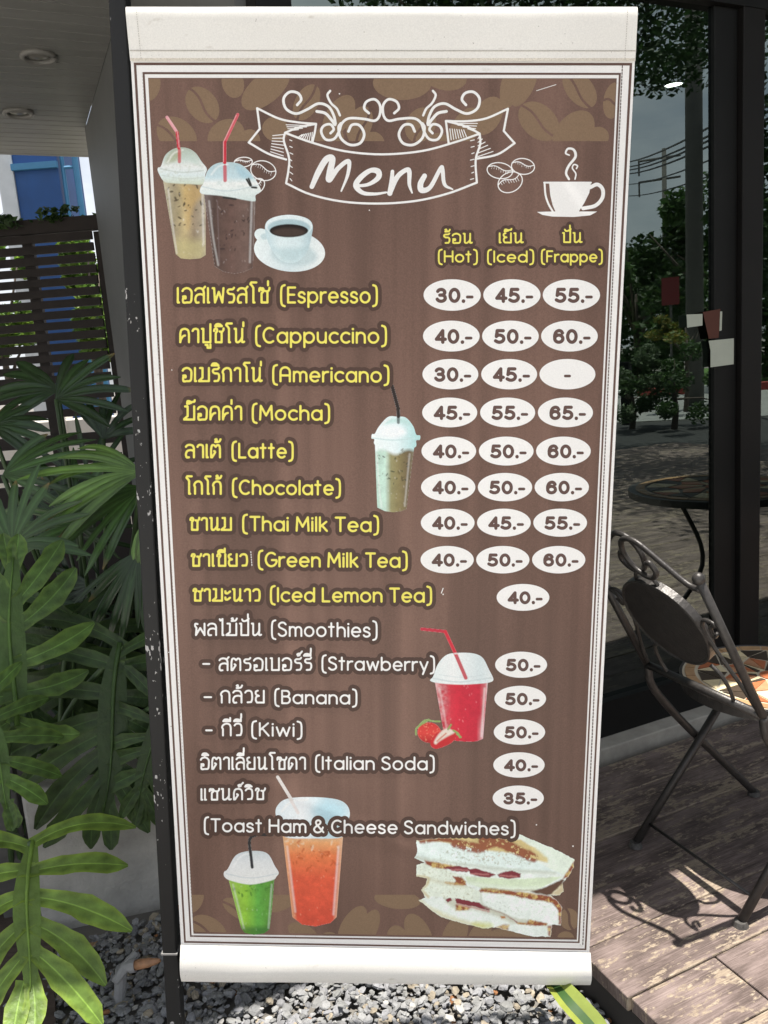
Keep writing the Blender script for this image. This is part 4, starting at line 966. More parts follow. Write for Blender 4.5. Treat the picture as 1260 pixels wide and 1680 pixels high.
P_ = (c[0] * (1 - U_[..., None]) + c[1] * U_[..., None]) * (1 - V_[..., None]) + (c[3] * (1 - U_[..., None]) + c[2] * U_[..., None]) * V_[..., None]
i = np.arange(n1 * n2).reshape(n2, n1)
mesh_np('brown_field', P2B(P_[..., 0], P_[..., 1], 1.0).reshape(-1, 3), np.stack([i[:-1, :-1].ravel(), i[1:, :-1].ravel(), i[1:, 1:].ravel(), i[:-1, 1:].ravel()], 1), m_vbrown, sheet)

# ---- bean bands
def bean_band(y0, y1, beans):
    G = grid(236, y0 - 4, 1022, y1 + 4, 1.3); S = np.full(G[0].shape, 99.0)
    for (cx, cy, rx, ry, an, slit) in beans:
        e = sd_ell(*G, cx, cy, rx, ry, an)
        if slit:
            a = RAD(an); k = np.linspace(-1, 1, 9); off = slit if isinstance(slit, float) else 0.0
            pts = np.stack([cx + math.cos(a) * rx * k - math.sin(a) * ry * (0.14 * np.sin(3 * k) + off), cy + math.sin(a) * rx * k + math.cos(a) * ry * (0.14 * np.sin(3 * k) + off)], 1)
            e = np.maximum(e, -(sd_strokes(*G, [(pts, 2.0)], 1.3, 60)))
        S = np.minimum(S, e)
    fl_ = np.interp(G[1], [128, 1532], [243.5, 318]); fr_ = np.interp(G[1], [128, 1542], [1011, 945.5])
    yb_ = y1 + (G[0] - 630) * (0.0 if y0 < 500 else 0.0152)
    S = np.maximum.reduce([S, y0 - G[1], G[1] - yb_, fl_ - G[0], G[0] - fr_])
    flat('bean_pattern', S=S, G=G, mat_=m_vbean, parent=sheet, lev=2.0)
bean_band(129, 231.5, [(332, 172, 33, 24, 52, 1), (290, 222, 36, 27, 38, 0.25), (246, 140, 17, 26, 10, 0), (382, 136, 18, 25, -15, 0), (436, 145, 48, 24, -40, 0), (503, 168, 32, 19, -62, 1), (556, 190, 38, 21, -58, 0), (371, 224, 32, 27, -35, 0), (410, 232, 17, 20, 0, 0), (452, 212, 22, 20, 20, 0),
    (590, 205, 32, 20, -70, 0.3), (660, 136, 48, 28, 0, 0), (730, 126, 36, 22, 10, 0), (690, 205, 30, 24, -60, 0.2), (760, 215, 42, 22, -62, 0), (800, 190, 34, 22, -60, 0), (836, 143, 36, 15, 100, 0), (860, 142, 36, 15, -62, 0), (884, 199, 38, 27, 42, 1), (941, 218, 42, 28, -50, 0), (982, 224, 17, 16, 0, 0), (951, 146, 36, 22, 52, 0.2), (1006, 165, 16, 30, 10, 0.1), (540, 225, 24, 20, 0, 0), (612, 240, 20, 24, 0, 0), (720, 240, 20, 22, 0, 0)])
bean_band(1468, 1533.5, [(318, 1478, 14, 22, 30, 0), (392, 1492, 30, 14, 30, 0.2), (343, 1524, 32, 19, 32, 0.25), (462, 1478, 30, 15, -25, 0), (498, 1532, 28, 15, 30, 0), (578, 1518, 36, 17, -58, 0), (604, 1524, 34, 15, -66, 0), (652, 1476, 38, 15, 6, 0), (652, 1540, 22, 17, 75, 0), (687, 1532, 36, 19, 62, 0), (746, 1534, 34, 19, -66, 0), (786, 1536, 30, 16, -60, 0), (838, 1540, 36, 16, 10, 0), (934, 1508, 18, 16, 70, 1), (928, 1540, 14, 12, 0, 0), (540, 1545, 18, 16, 0, 0)])

# ---- stroke alphabet (centre lines; height 1 = capital or Thai consonant)
def arc(cx, cy, rx, ry, a0, a1, n=14):
    a = np.radians(np.linspace(a0, a1, n)); return np.stack([cx + rx * np.cos(a), cy + ry * np.sin(a)], 1)
Ls = lambda *p: np.array(p, float)
Sm = lambda *p: cr(p, 6)
J = lambda *a: np.concatenate(a)
def dot(x, y): return ('dot', x, y)
XH = 0.68
bowl = lambda x=0.0: arc(x + 0.32, XH / 2, 0.32, XH / 2, 0, 360, 26)
GL = {
 'E': (0.5, [Ls((0.5, 1), (0, 1), (0, 0), (0.5, 0)), Ls((0, .52), (.44, .52))]), 'F': (0.48, [Ls((0.5, 1), (0, 1), (0, 0)), Ls((0, .52), (.42, .52))]),
 'C': (0.68, [arc(.4, .5, .4, .5, 52, 308, 22)]), 'G': (0.72, [J(arc(.4, .5, .4, .5, 50, 345, 24), Ls((.76, .46), (.44, .46)))]),
 'A': (0.66, [J(Ls((0, 0), (0, .6)), arc(.32, .66, .32, .34, 170, 10, 14), Ls((.64, .6), (.64, 0))), Ls((0, .42), (.64, .42))]),
 'M': (0.82, [Ls((0, 0), (0.05, 1), (.41, .3), (.77, 1), (.82, 0))]), 'L': (0.46, [Ls((0, 1), (0, 0), (.46, 0))]), 'T': (0.6, [Ls((0, 1), (.62, 1)), Ls((.31, 1), (.31, 0))]),
 'I': (0.0, [Ls((0, 1), (0, 0))]), 'S': (0.56, [Sm((.52, .86), (.4, .98), (.2, .99), (.03, .86), (.05, .66), (.28, .53), (.5, .4), (.54, .16), (.36, .01), (.14, .02), (0, .15))]),
 'B': (0.56, [J(Ls((0, 0), (0, 1), (.28, 1)), arc(.3, .77, .22, .23, 90, -90), Ls((0, .54))), J(Ls((0, .54), (.3, .54)), arc(.32, .27, .25, .27, 90, -90), Ls((0, 0)))]),
 'K': (0.58, [Ls((0, 1), (0, 0)), Ls((.54, 1), (.02, .45)), Ls((.16, .58), (.58, 0))]), 'H': (0.66, [Ls((0, 1), (0, 0)), Ls((.66, 1), (.66, 0)), Ls((0, .52), (.66, .52))]),
 'a': (0.64, [bowl(), Ls((.64, XH), (.64, 0))]), 'b': (0.64, [Ls((0, 1), (0, 0)), bowl()]), 'd': (0.64, [bowl(), Ls((.64, 1), (.64, 0))]), 'p': (0.64, [Ls((0, XH), (0, -.3)), bowl()]),
 'o': (0.64, [bowl()]), 'c': (0.52, [arc(.32, XH / 2, .32, XH / 2, 48, 312, 20)]), 'e': (0.62, [J(Ls((0.02, XH / 2), (.62, XH / 2)), arc(.32, XH / 2, .31, XH / 2, 8, 312, 22))]),
 'h': (0.54, [Ls((0, 1), (0, 0)), J(Ls((0, .36)), arc(.27, .4, .27, .28, 180, 0, 14), Ls((.54, 0)))]), 'n': (0.54, [Ls((0, XH), (0, 0)), J(Ls((0, .36)), arc(.27, .4, .27, .28, 180, 0, 14), Ls((.54, 0)))]),
 'm': (0.86, [Ls((0, XH), (0, 0)), J(Ls((0, .38)), arc(.215, .44, .215, .24, 180, 0, 12), Ls((.43, 0))), J(Ls((.43, .38)), arc(.645, .44, .215, .24, 180, 0, 12), Ls((.86, 0)))]),
 'r': (0.32, [Ls((0, XH), (0, 0)), J(Ls((0, .34)), arc(.3, .38, .3, .3, 175, 80, 10))]), 's': (0.44, [Sm((.42, .56), (.32, .67), (.14, .68), (.02, .56), (.06, .42), (.24, .35), (.41, .26), (.43, .1), (.28, .0), (.1, .01), (0, .1))]),
 't': (0.36, [Ls((.16, .98), (.16, 0)), Ls((-.02, .7), (.34, .7))]), 'l': (0.0, [Ls((0, 1), (0, 0))]), 'i': (0.0, [Ls((0, XH), (0, 0)), dot(0, .93)]),
 'k': (0.48, [Ls((0, 1), (0, 0)), Ls((.44, XH), (.02, .3)), Ls((.14, .4), (.48, 0))]), 'u': (0.54, [J(Ls((0, XH), (0, .28)), arc(.27, .28, .27, .28, 180, 360, 14), Ls((.54, XH))), Ls((.54, XH), (.54, 0))]),
 'w': (0.84, [Ls((0, XH), (.2, 0), (.42, XH * .92), (.64, 0), (.84, XH))]), 'y': (0.54, [Ls((0, XH), (.28, .02)), Ls((.56, XH), (.2, -.3))]),
 '(': (0.26, [Sm((.28, 1.16), (.1, 1.08), (.03, .85), (.02, .45), (.03, .05), (.1, -.17), (.28, -.25))]), ')': (0.26, [Sm((0, 1.16), (.18, 1.08), (.25, .85), (.26, .45), (.25, .05), (.18, -.17), (0, -.25))]),
 '&': (0.74, [Sm((.72, .02), (.45, .35), (.18, .72), (.2, .93), (.36, 1.0), (.5, .88), (.44, .7), (.15, .47), (.02, .26), (.12, .05), (.34, 0), (.55, .12), (.68, .42))]),
 '-': (0.4, [Ls((0, .4), (.4, .4))]),
 # Thai, loopless
 'ก': (.60, [J(Ls((.06, 0), (.06, .55)), Sm((.06, .55), (.0, .7), (.1, .9), (.32, 1.0), (.53, .9), (.6, .66)), Ls((.6, 0)))]),
 'ข': (.58, [J(Sm((.0, .84), (.05, .99), (.18, 1.0), (.22, .86), (.12, .66)), Ls((.12, .0), (.58, 0), (.58, 1)))]),
 'ค': (.62, [J(Ls((.0, 0), (0, .6)), Sm((0, .62), (.08, .9), (.31, 1.0), (.54, .9), (.62, .62)), Ls((.62, 0))), Sm((.34, .5), (.2, .44), (.06, .22), (.0, 0))]),
 'ช': (.60, [J(Sm((.0, .84), (.05, .99), (.18, 1.0), (.22, .86), (.12, .66)), Ls((.12, .0), (.54, 0), (.54, .7))), Sm((.40, .80), (.56, .78), (.66, .9), (.68, 1.02))]),
 'ซ': (.62, [J(Sm((.0, .8), (.02, .98), (.12, 1.0), (.16, .86), (.22, 1.0), (.30, .9), (.26, .74), (.16, .64)), Ls((.16, .0), (.56, 0), (.56, .7))), Sm((.42, .80), (.58, .78), (.68, .9), (.70, 1.02))]),
 'ด': (.60, [J(Sm((.22, .5), (.30, .42), (.22, .26), (.08, .0)), Ls((.0, .0), (0, .6)), Sm((0, .62), (.08, .9), (.30, 1.0), (.52, .9), (.6, .62)), Ls((.6, 0)))]),
 'ต': (.64, [J(Sm((.22, .5), (.30, .42), (.22, .26), (.08, .0)), Ls((.0, .0), (0, .66)), Sm((0, .68), (.06, .94), (.2, .98), (.33, .84)), Sm((.33, .84), (.46, .98), (.6, .92), (.64, .66)), Ls((.64, 0)))]),
 'น': (.64, [J(Ls((0, 1), (.1, 1), (.1, .1)), Sm((.1, .1), (.16, 0), (.3, .02), (.46, .2), (.54, .4)), Ls((.54, 1))), Sm((.54, .36), (.52, .06), (.6, .0), (.68, .04))]),
 'บ': (.60, [Ls((0, 1), (.1, 1), (.1, 0), (.6, 0), (.6, 1))]), 'ป': (.60, [Ls((0, 1), (.1, 1), (.1, 0), (.6, 0), (.6, 1.34))]),
 'ผ': (.70, [J(Ls((.2, .96)), Sm((.2, .96), (.04, .98), (.02, .8), (.12, .62)), Ls((.08, 0), (.39, .62), (.7, 0), (.7, 1)))]),
 'พ': (.74, [Ls((0, 1), (.1, 1), (.16, 0), (.42, .74), (.66, 0), (.74, 1))]),
 'ม': (.68, [Ls((.04, 1), (.22, 1), (.22, .26), (-.03, .03)), Ls((-.03, .0), (.68, 0), (.68, 1))]),
 'ย': (.56, [J(Sm((.14, 1.0), (.0, .92), (.02, .68), (.22, .56)), Sm((.22, .56), (.04, .48), (.0, .2), (.08, 0)), Ls((.56, 0), (.56, 1)))]),
 'ร': (.46, [J(Sm((.46, 1.03), (.36, .92), (.1, .9), (.02, .74), (.14, .6), (.36, .58), (.46, .46), (.46, .2), (.38, .02)), Ls((.14, 0)))]),
 'ล': (.58, [J(Sm((.0, .84), (.1, .96), (.3, 1.0), (.5, .92), (.58, .7)), Ls((.58, 0))), Sm((.58, .5), (.36, .58), (.1, .5), (.0, .24), (.06, .0), (.22, .0))]),
 'ว': (.48, [J(Sm((.0, .84), (.1, .97), (.3, 1.0), (.44, .88), (.48, .62), (.48, .3), (.42, .04)), Ls((.16, .02)))]),
 'ส': (.60, [J(Sm((.0, .84), (.1, .96), (.3, 1.0), (.5, .92), (.58, .7)), Ls((.58, 0))), Sm((.58, .5), (.36, .58), (.1, .5), (.0, .24), (.06, .0), (.22, .0)), Ls((.5, .9), (.66, 1.1))]),
 'อ': (.62, [Sm((.04, .42), (.2, .42), (.2, .28), (.05, .3), (.06, .0), (.3, .0), (.56, .04), (.62, .4), (.6, .8), (.36, 1.0), (.1, .94), (.0, .8))]),
 'า': (.40, [J(Sm((.0, .84), (.08, .97), (.24, 1.0), (.38, .92), (.4, .7)), Ls((.4, 0)))]), 'เ': (.06, [Ls((0, 1), (0, 0), (.08, 0))]), 'แ': (.34, [Ls((0, 1), (0, 0), (.08, 0)), Ls((.26, 1), (.26, 0), (.34, 0))]),
 'โ': (.34, [J(Ls((.40, 1.40), (.06, 1.40)), Sm((.06, 1.4), (.0, 1.28), (.1, 1.18), (.2, 1.02)), Ls((.2, 0), (.28, 0)))]), 'ไ': (.26, [J(Sm((.0, 1.38), (.06, 1.26), (.2, 1.4)), Ls((.2, 0), (.28, 0)))]),
 'ะ': (.34, [Sm((.0, .82), (.02, .66), (.16, .64), (.36, .8)), Sm((.0, .28), (.02, .12), (.16, .1), (.36, .26))]),
}
UP = {'ิ': [Sm((-.52, 1.20), (-.42, 1.34), (-.2, 1.34), (-.04, 1.20)), Ls((-.52, 1.20), (-.04, 1.20))], 'ี': [Sm((-.52, 1.20), (-.42, 1.34), (-.2, 1.34), (-.04, 1.20)), Ls((-.52, 1.20), (-.04, 1.20), (-.04, 1.48))],
      'ั': [Sm((-.44, 1.36), (-.36, 1.22), (-.16, 1.24), (.04, 1.42))], '็': [Sm((-.5, 1.2), (-.46, 1.4), (-.3, 1.38), (-.24, 1.26), (-.16, 1.34), (.0, 1.36), (.04, 1.48)), Ls((-.5, 1.2), (-.34, 1.22))]}
TONE = {'่': lambda y: [Ls((-.02, y + .28), (-.02, y))], '้': lambda y: [Sm((-.34, y + .22), (-.26, y + .26), (-.24, y + .1), (-.34, y + .02), (-.06, y + .06), (.04, y + .24))], '์': lambda y: [Sm((-.2, y + .02), (-.28, y + .12), (-.16, y + .18), (-.1, y + .06), (-.24, y + .0)), Sm((-.12, y + .16), (-.04, y + .22), (.06, y + .36))]}
LOW = {'ู': [Ls((-.34, -.2), (-.2, -.2), (-.2, -.42), (-.0, -.42), (-.0, -.18))]}
def layout(text, track):
    x = 0.0; out = []; last = 0.0; raised = 0
    for ch in text:
        if ch == ' ': x += 0.36; continue
        if ch in UP: out += [(s + np.array([last, 0])) for s in UP[ch]]; raised = 1; continue
        if ch in TONE: out += [s + np.array([last, 0]) for s in TONE[ch](1.52 if raised else 1.2)]; continue
        if ch in LOW: out += [s + np.array([last, 0]) for s in LOW[ch]]; continue
        raised = 0; adv, st = GL[ch]
        for s in st:
            if isinstance(s, tuple): out.append(np.array([[x + s[1], s[2]]]))
            else: out.append(s + np.array([x, 0]))
        last = x + adv; x = last + track
    return out, x - track
def text_strokes(text, x0, x1, yb0, yb1, hgt, lw, track=0.26):
    st, w = layout(text, track); hw = lw / 2; sx = (x1 - x0 - lw) / w; sy = hgt - lw
    out = []
    for s in st:
        px = x0 + hw + s[:, 0] * sx; py = yb0 + (yb1 - yb0) * (px - x0) / (x1 - x0) - hw - s[:, 1] * sy
        out.append((np.stack([px, py], 1), hw if len(s) > 1 else hw * 1.15))
    return out
def menu_text(name, chunks, mat_, lw, halo, lev=6.0):
    st = []
    for ch in chunks: st += text_strokes(*ch[:6], lw, *ch[6:])
    P_ = np.concatenate([s[0] for s in st]); r = halo + lw / 2 + 3
    h = 0.9; G = grid(P_[:, 0].min() - r, P_[:, 1].min() - r, P_[:, 0].max() + r, P_[:, 1].max() + r, h); S = sd_strokes(*G, st, h, pad=r + 2)
    X, Y, F, _ = iso(*G, S - halo); X2, Y2, F2, _ = iso(*G, S)
    V_ = np.concatenate([P2B(X, Y, lev), P2B(X2, Y2, lev + 1.2)]); Fa = np.concatenate([F, F2 + len(X)])
    return mesh_np(name, V_, Fa, [m_vdark, mat_], sheet, mi=np.concatenate([np.zeros(len(F)), np.ones(len(F2))]))
YL = [
 [('เอสเพรสโซ่', 290, 442, 498, 498, 27), ('(Espresso)', 459, 620, 498, 498, 28)],
 [('คาปูชิโน่', 294, 401.5, 563.2, 563.2, 25.5), ('(Cappuccino)', 418, 635, 563.8, 564, 27.5)],
 [('อเมริกาโน่', 298, 430.3, 627, 627, 25), ('(Americano)', 446, 639, 627.2, 628, 26.5)],
 [('ม็อคค่า', 301, 397.5, 690, 690, 25), ('(Mocha)', 412.5, 541.7, 690, 690.5, 26)],
 [('ลาเต้', 303.3, 362.7, 752, 752, 24), ('(Latte)', 379.3, 482, 752.3, 752.5, 26)],
 [('โกโก้', 304.3, 364, 811.7, 812, 24), ('(Chocolate)', 380, 559.5, 812, 813, 25.5)],
 [('ชานม', 310.7, 380.7, 871, 871, 23), ('(Thai Milk Tea)', 396.7, 622, 871.5, 873.5, 25.5)],
 [('ชาเขียว', 312.7, 407, 930, 930, 22.5), ('(Green Milk Tea)', 422.3, 669, 930.5, 932, 25.5)],
 [('ชามะนาว', 315.7, 427.7, 987, 987.5, 22.5), ('(Iced Lemon Tea)', 442.3, 709, 988, 989, 25)]]
for ch in YL: menu_text('menu_line', ch, m_vyel, 3.55, 6.4)
WL = [
 [('ผลไม้ปั่น', 318.2, 429.2, 1043.4, 1043.4, 22), ('(Smoothies)', 444.2, 619.5, 1044.5, 1046, 25)],
 [('-', 332, 345, 1097, 1097, 19), ('สตรอเบอร์รี่', 358.7, 512, 1101, 1100.5, 22.5), ('(Strawberry)', 527, 713.8, 1100, 1101.5, 23.5)],
 [('-', 334, 348, 1151.5, 1151.5, 19), ('กล้วย', 361, 434.4, 1154, 1154, 22.5), ('(Banana)', 449.5, 586.4, 1155, 1156, 23.5)],
 [('-', 336.7, 349, 1206, 1206, 19), ('กีวี่', 362.9, 397.8, 1208, 1208, 22.5), ('(Kiwi)', 411.7, 496.3, 1208, 1209, 23.5)],
 [('อิตาเลี่ยนโซดา', 328, 502, 1263, 1263, 22), ('(Italian Soda)', 516.4, 713.3, 1263, 1264, 23)],
 [('แซนด์วิช', 329, 434.7, 1313.5, 1312.5, 20.5)],
 [('(Toast Ham & Cheese Sandwiches)', 334, 846, 1365, 1370.5, 23)]]
for ch in WL: menu_text('menu_line', ch, m_vink, 3.05, 6.2, 10.0)
for th, en in ((('ร้อน', 726.6, 774.8, 400, 400, 18), ('(Hot)', 718, 784, 430.8, 431, 20)), (('เย็น', 818.3, 858.6, 399.3, 399.3, 18), ('(Iced)', 798.6, 876.4, 431, 431, 20)), (('ปั่น', 922, 955, 398.8, 398.8, 18), ('(Frappe)', 887, 989, 430.7, 430.7, 20))):
    menu_text('column_heading', [th, en], m_vyel, 2.8, 5.2)

# ---- price ovals
DG = {'0': (.62, [arc(.31, .5, .31, .5, 0, 360, 26)]), '3': (.60, [J(arc(.29, .755, .26, .245, 160, -75, 14), Ls((.2, .52))), J(Ls((.2, .52)), arc(.29, .27, .3, .27, 75, -160, 16))]), '4': (.64, [Ls((.46, 0), (.46, 1), (0, .26), (.64, .26))]),
      '5': (.60, [J(Ls((.56, 1), (.12, 1), (.06, .50)), arc(.28, .31, .32, .31, 118, -128, 18), Ls((.0, .12)))]), '6': (.62, [arc(.31, .31, .3, .31, 0, 360, 22), Sm((.58, .8), (.48, .96), (.3, 1.0), (.1, .86), (.01, .55), (.02, .3))]),
      '.': (.0, [Ls((0, .0), (0, .02))]), '-': (.34, [Ls((0, .36), (.34, .36))])}
def price(cx, cy, rx, ry, txt):
    h = 0.9; G = grid(cx - rx - 3, cy - ry - 3, cx + rx + 3, cy + ry + 3, h); S = sd_ell(*G, cx, cy, rx, ry)
    k = rx / 46.9; lw = 5.6 * k; hgt = 25.0 * k * (ry / rx) / (25.8 / 46.9)
    if txt == '-': st = [(np.array([[cx - 3.6, cy + 3.0], [cx + 3.6, cy + 3.0]]), lw * 0.40)]
    else:
        x = 0; st_ = []
        for c_ in txt:
            adv, ss = DG[c_]; st_ += [(s + np.array([x, 0]), c_) for s in ss]; x += adv + (0.34 if c_ in '0356' else 0.28)
        x -= 0.30; xs = cx - 27.5 * k + lw / 2; sx = (62.5 * k - lw) / x; yb_ = cy + hgt / 2 + 0.6
        st = [(np.stack([xs + s[:, 0] * sx, yb_ - lw / 2 - s[:, 1] * (hgt - lw)], 1), lw / 2 * (1.05 if c_ == '.' else (0.86 if c_ == '-' else 1))) for s, c_ in st_]
    X, Y, F, _ = iso(*G, S); S2 = sd_strokes(*G, st, h, 8); X2, Y2, F2, _ = iso(*G, S2)
    mesh_np('price_tag', np.concatenate([P2B(X, Y, 6.0), P2B(X2, Y2, 7.2)]), np.concatenate([F, F2 + len(X)]), [m_vink, m_vdig], sheet, mi=np.concatenate([np.zeros(len(F)), np.ones(len(F2))]))
ROWS = [((741.8, 839.8, 937.4), 484, 46.9, 25.8, '30.- 45.- 55.-'), ((740.4, 837.4, 934.2), 551.4, 46.4, 25.3, '40.- 50.- 60.-'), ((738.9, 835.3, 930.9), 613.9, 45.8, 24.9, '30.- 45.- -'), ((737.8, 832.8, 927.6), 676.7, 45.1, 24.4, '45.- 55.- 65.-'),
        ((736.3, 830.5, 924.3), 740, 44.8, 23.7, '40.- 50.- 60.-'), ((735.3, 828.5, 921.6), 799.2, 44.5, 23.3, '40.- 50.- 60.-'), ((734.5, 826.7, 919), 857.5, 44, 23.0, '40.- 45.- 55.-'), ((733.6, 824.9, 916.6), 918.2, 43.6, 22.5, '40.- 50.- 60.-')]
for xs, cy, rx, ry, tx in ROWS:
    for cx, s_ in zip(xs, tx.split()): price(cx, cy, rx, ry, s_)
for cx, cy, rx, ry, s_ in ((858, 980, 43.2, 22, '40.-'), (854.9, 1090.5, 42.6, 21.4, '50.-'), (853.5, 1146.2, 42.3, 21.1, '50.-'), (852.2, 1200.9, 42.1, 20.9, '50.-'), (851.4, 1254.9, 42.1, 20.8, '40.-'), (850.2, 1309.3, 41.9, 20.6, '35.-')): price(cx, cy, rx, ry, s_)

# ---- heading ribbon, flourishes, lettering
Z3 = lambda pts, mir=False: [((1238 - x if mir else x) / 2.739 + 400, y / 2.739 + 120) for x, y in pts]
fs_ = []
for mir in (False, True):
    for q, r in (([(240, 143), (258, 118), (243, 90), (206, 85), (179, 115), (190, 160), (235, 182), (285, 163), (335, 137), (380, 150), (404, 190), (412, 226)], 2.2), ([(328, 172), (365, 180), (390, 205), (410, 232)], 2.4), ([(388, 80), (376, 100), (392, 135), (418, 160), (432, 190)], 1.9),
                 ([(390, 270), (404, 252), (388, 230), (358, 238), (348, 265), (368, 298), (405, 296), (428, 262), (442, 224), (475, 203), (540, 206), (588, 214), (610, 190), (612, 145), (588, 118), (552, 128), (541, 158), (562, 180)], 2.1), ([(470, 262), (486, 233), (520, 235), (541, 275), (522, 315), (476, 322), (436, 292), (426, 245), (436, 226)], 2.2)):
        fs_.append((cr(Z3(q, mir), 6), r))
flat('flourish', fs_, h=0.8, mat_=m_vink, parent=sheet, lev=6)
rs_ = []
for q in ([(60, 158), (160, 205), (250, 222), (325, 228)], [(325, 228), (318, 270), (308, 312)], [(325, 228), (250, 243), (185, 268)], [(185, 268), (300, 310), (450, 350), (620, 365), (800, 350), (950, 310), (1060, 272)], [(185, 268), (180, 305), (203, 380), (200, 440), (190, 495)], [(190, 495), (300, 545), (450, 578), (620, 586), (780, 573), (920, 540), (1047, 492)],
          [(1060, 272), (1062, 320), (1042, 390), (1047, 492)], [(22, 312), (110, 362), (190, 388)], [(1187, 160), (1090, 203), (1000, 216), (908, 215)], [(908, 215), (920, 312)], [(908, 215), (1000, 240), (1060, 272)], [(1217, 315), (1140, 365), (1045, 385)]): rs_.append((cr(Z3(q), 6), 1.75))
for q in ([(60, 158), (72, 250), (22, 312)], [(1187, 160), (1168, 260), (1217, 315)]): rs_.append((np.array(Z3(q)), 1.75))
for k in range(7):
    u = k / 6
    rs_.append((np.array(Z3([(262 + 46 * u, 276 - 10 * u), (240 + 62 * u + 2, 290 + 16 * u)])), 0.75)); rs_.append((np.array(Z3([(926 + 62 * u, 250 + 5 * u), (932 + 68 * u, 300 - 15 * u)])), 0.75))
    rs_.append((np.array(Z3([(120 + 10 * u, 345 - 12 * k + 8), (178, 372 - 16 * k)])), 0.75)); rs_.append((np.array(Z3([(1052, 375 - 16 * k), (1100 - 12 * k + 20, 352 - 14 * k)])), 0.75))
    rs_.append((np.array(Z3([(206 + 2 * u, 300 + 29 * k), (216 + 2 * (k % 3), 304 + 30 * k)])), 0.75)); rs_.append((np.array(Z3([(1036 - 3 * u, 300 + 29 * k), (1018 + 3 * (k % 3), 304 + 29 * k)])), 0.75))
for k in range(4):
    rs_.append((np.array(Z3([(190 + 4 * k, 232 + 9 * k), (300 - 18 * k, 236 + 6 * k)])), 0.75)); rs_.append((np.array(Z3([(940 + 22 * k, 226 + 8 * k), (1050 - 4 * k, 226 + 12 * k)])), 0.75))
flat('ribbon', rs_, h=0.8, mat_=m_vink, parent=sheet, lev=4)
mn = []
for q, rr in (([(306, 510), (335, 445), (370, 388), (398, 384), (388, 440), (384, 478), (420, 432), (460, 398), (474, 404), (466, 460), (438, 530)], (3.4, 4.4, 4.6, 4.4, 4.8, 4.6, 3.4, 3.2, 3, 2.4, 1.2)),
              ([(500, 508), (560, 500), (604, 470), (603, 442), (568, 438), (524, 470), (504, 506), (535, 538), (590, 543), (640, 536)], (2, 2.6, 3.8, 4.4, 3.4, 4.0, 4.2, 3.0, 2.2, 1.4)),
              ([(668, 442), (664, 490), (656, 540)], (2.6, 3.4, 3.8)), ([(656, 538), (690, 466), (732, 434), (744, 446), (744, 500), (756, 538)], (3.6, 3.6, 3.2, 3.4, 2.6, 1.2)),
              ([(812, 462), (794, 498), (800, 526), (838, 512), (884, 428), (893, 436), (902, 500), (938, 522)], (3.6, 4.2, 4.4, 3.2, 2.8, 3.0, 2.6, 1.1))):
    p = cr(Z3(q), 6); mn.append((p, np.interp(np.linspace(0, 1, len(p)), np.linspace(0, 1, len(rr)), np.array(rr) * 1.12)))
flat('menu_heading', mn, h=0.7, mat_=m_vink, parent=sheet, lev=6)
def bean_sketch(beans):
    st = []
    for (cx, cy, rx, ry, an) in beans:
        a = RAD(an); e = arc(0, 0, rx, ry, 0, 360, 26); Rm = np.array([[math.cos(a), -math.sin(a)], [math.sin(a), math.cos(a)]])
        st.append((e @ Rm.T + np.array([cx, cy]), 0.85)); k = np.linspace(-0.9, 0.9, 10); s_ = np.stack([rx * k, ry * (-0.3 + 0.22 * np.sin(3.4 * k))], 1); st.append((s_ @ Rm.T + np.array([cx, cy]), 0.75))
        for u in np.linspace(-0.65, 0.65, 8):
            ln = ry * rng.uniform(0.25, 0.45); y0 = ry * (-0.3 + 0.22 * math.sin(3.4 * u)); q = np.array([(rx * u, y0), (rx * u, y0 + ln)]); st.append((q @ Rm.T + np.array([cx, cy]), 0.4))
    flat('bean_sketch', st, h=0.8, mat_=m_vink, parent=sheet, lev=3)
bean_sketch([(820, 280, 21, 13, 8), (858, 273, 19, 13, 6), (837, 299, 21, 16, -28)])
bean_sketch([(399, 266, 15, 8, -5), (432, 280, 21, 16, 15), (420, 306, 16, 11, -40)])
# cup mark
Z4 = lambda pts: [(x / 3 + 640, y / 3 + 120) for x, y in pts]
G = grid(878, 236, 996, 360, 0.8)
S = sd_poly(*G, Z4([(783, 543), (988, 543), (980, 590), (955, 640), (932, 676), (925, 684), (815, 684), (800, 650), (788, 600)]))
S = np.minimum(S, sd_poly(*G, Z4([(722, 683), (800, 681), (1020, 681), (985, 700), (905, 708), (800, 706), (750, 698)])))
S = np.minimum(S, sd_strokes(*G, [(np.array(Z4([(758, 539), (988, 539)])), 1.5), (cr(Z4([(760, 540), (765, 600), (780, 645), (800, 680)])), 1.6), (cr(Z4([(985, 562), (1020, 548), (1046, 572), (1044, 615), (1010, 652), (950, 666)])), 3.0),
     (cr(Z4([(880, 522), (866, 492), (880, 455), (912, 412), (904, 378), (876, 372), (864, 394), (882, 404)])), np.interp(np.arange(43), [0, 20, 42], [1.8, 2.2, 1.2])), (cr(Z4([(910, 522), (914, 495), (897, 468), (905, 450), (922, 456), (917, 470)])), 1.2)], 0.8, 10))
flat('cup_mark', S=S, G=G, mat_=m_vink, parent=sheet, lev=6)

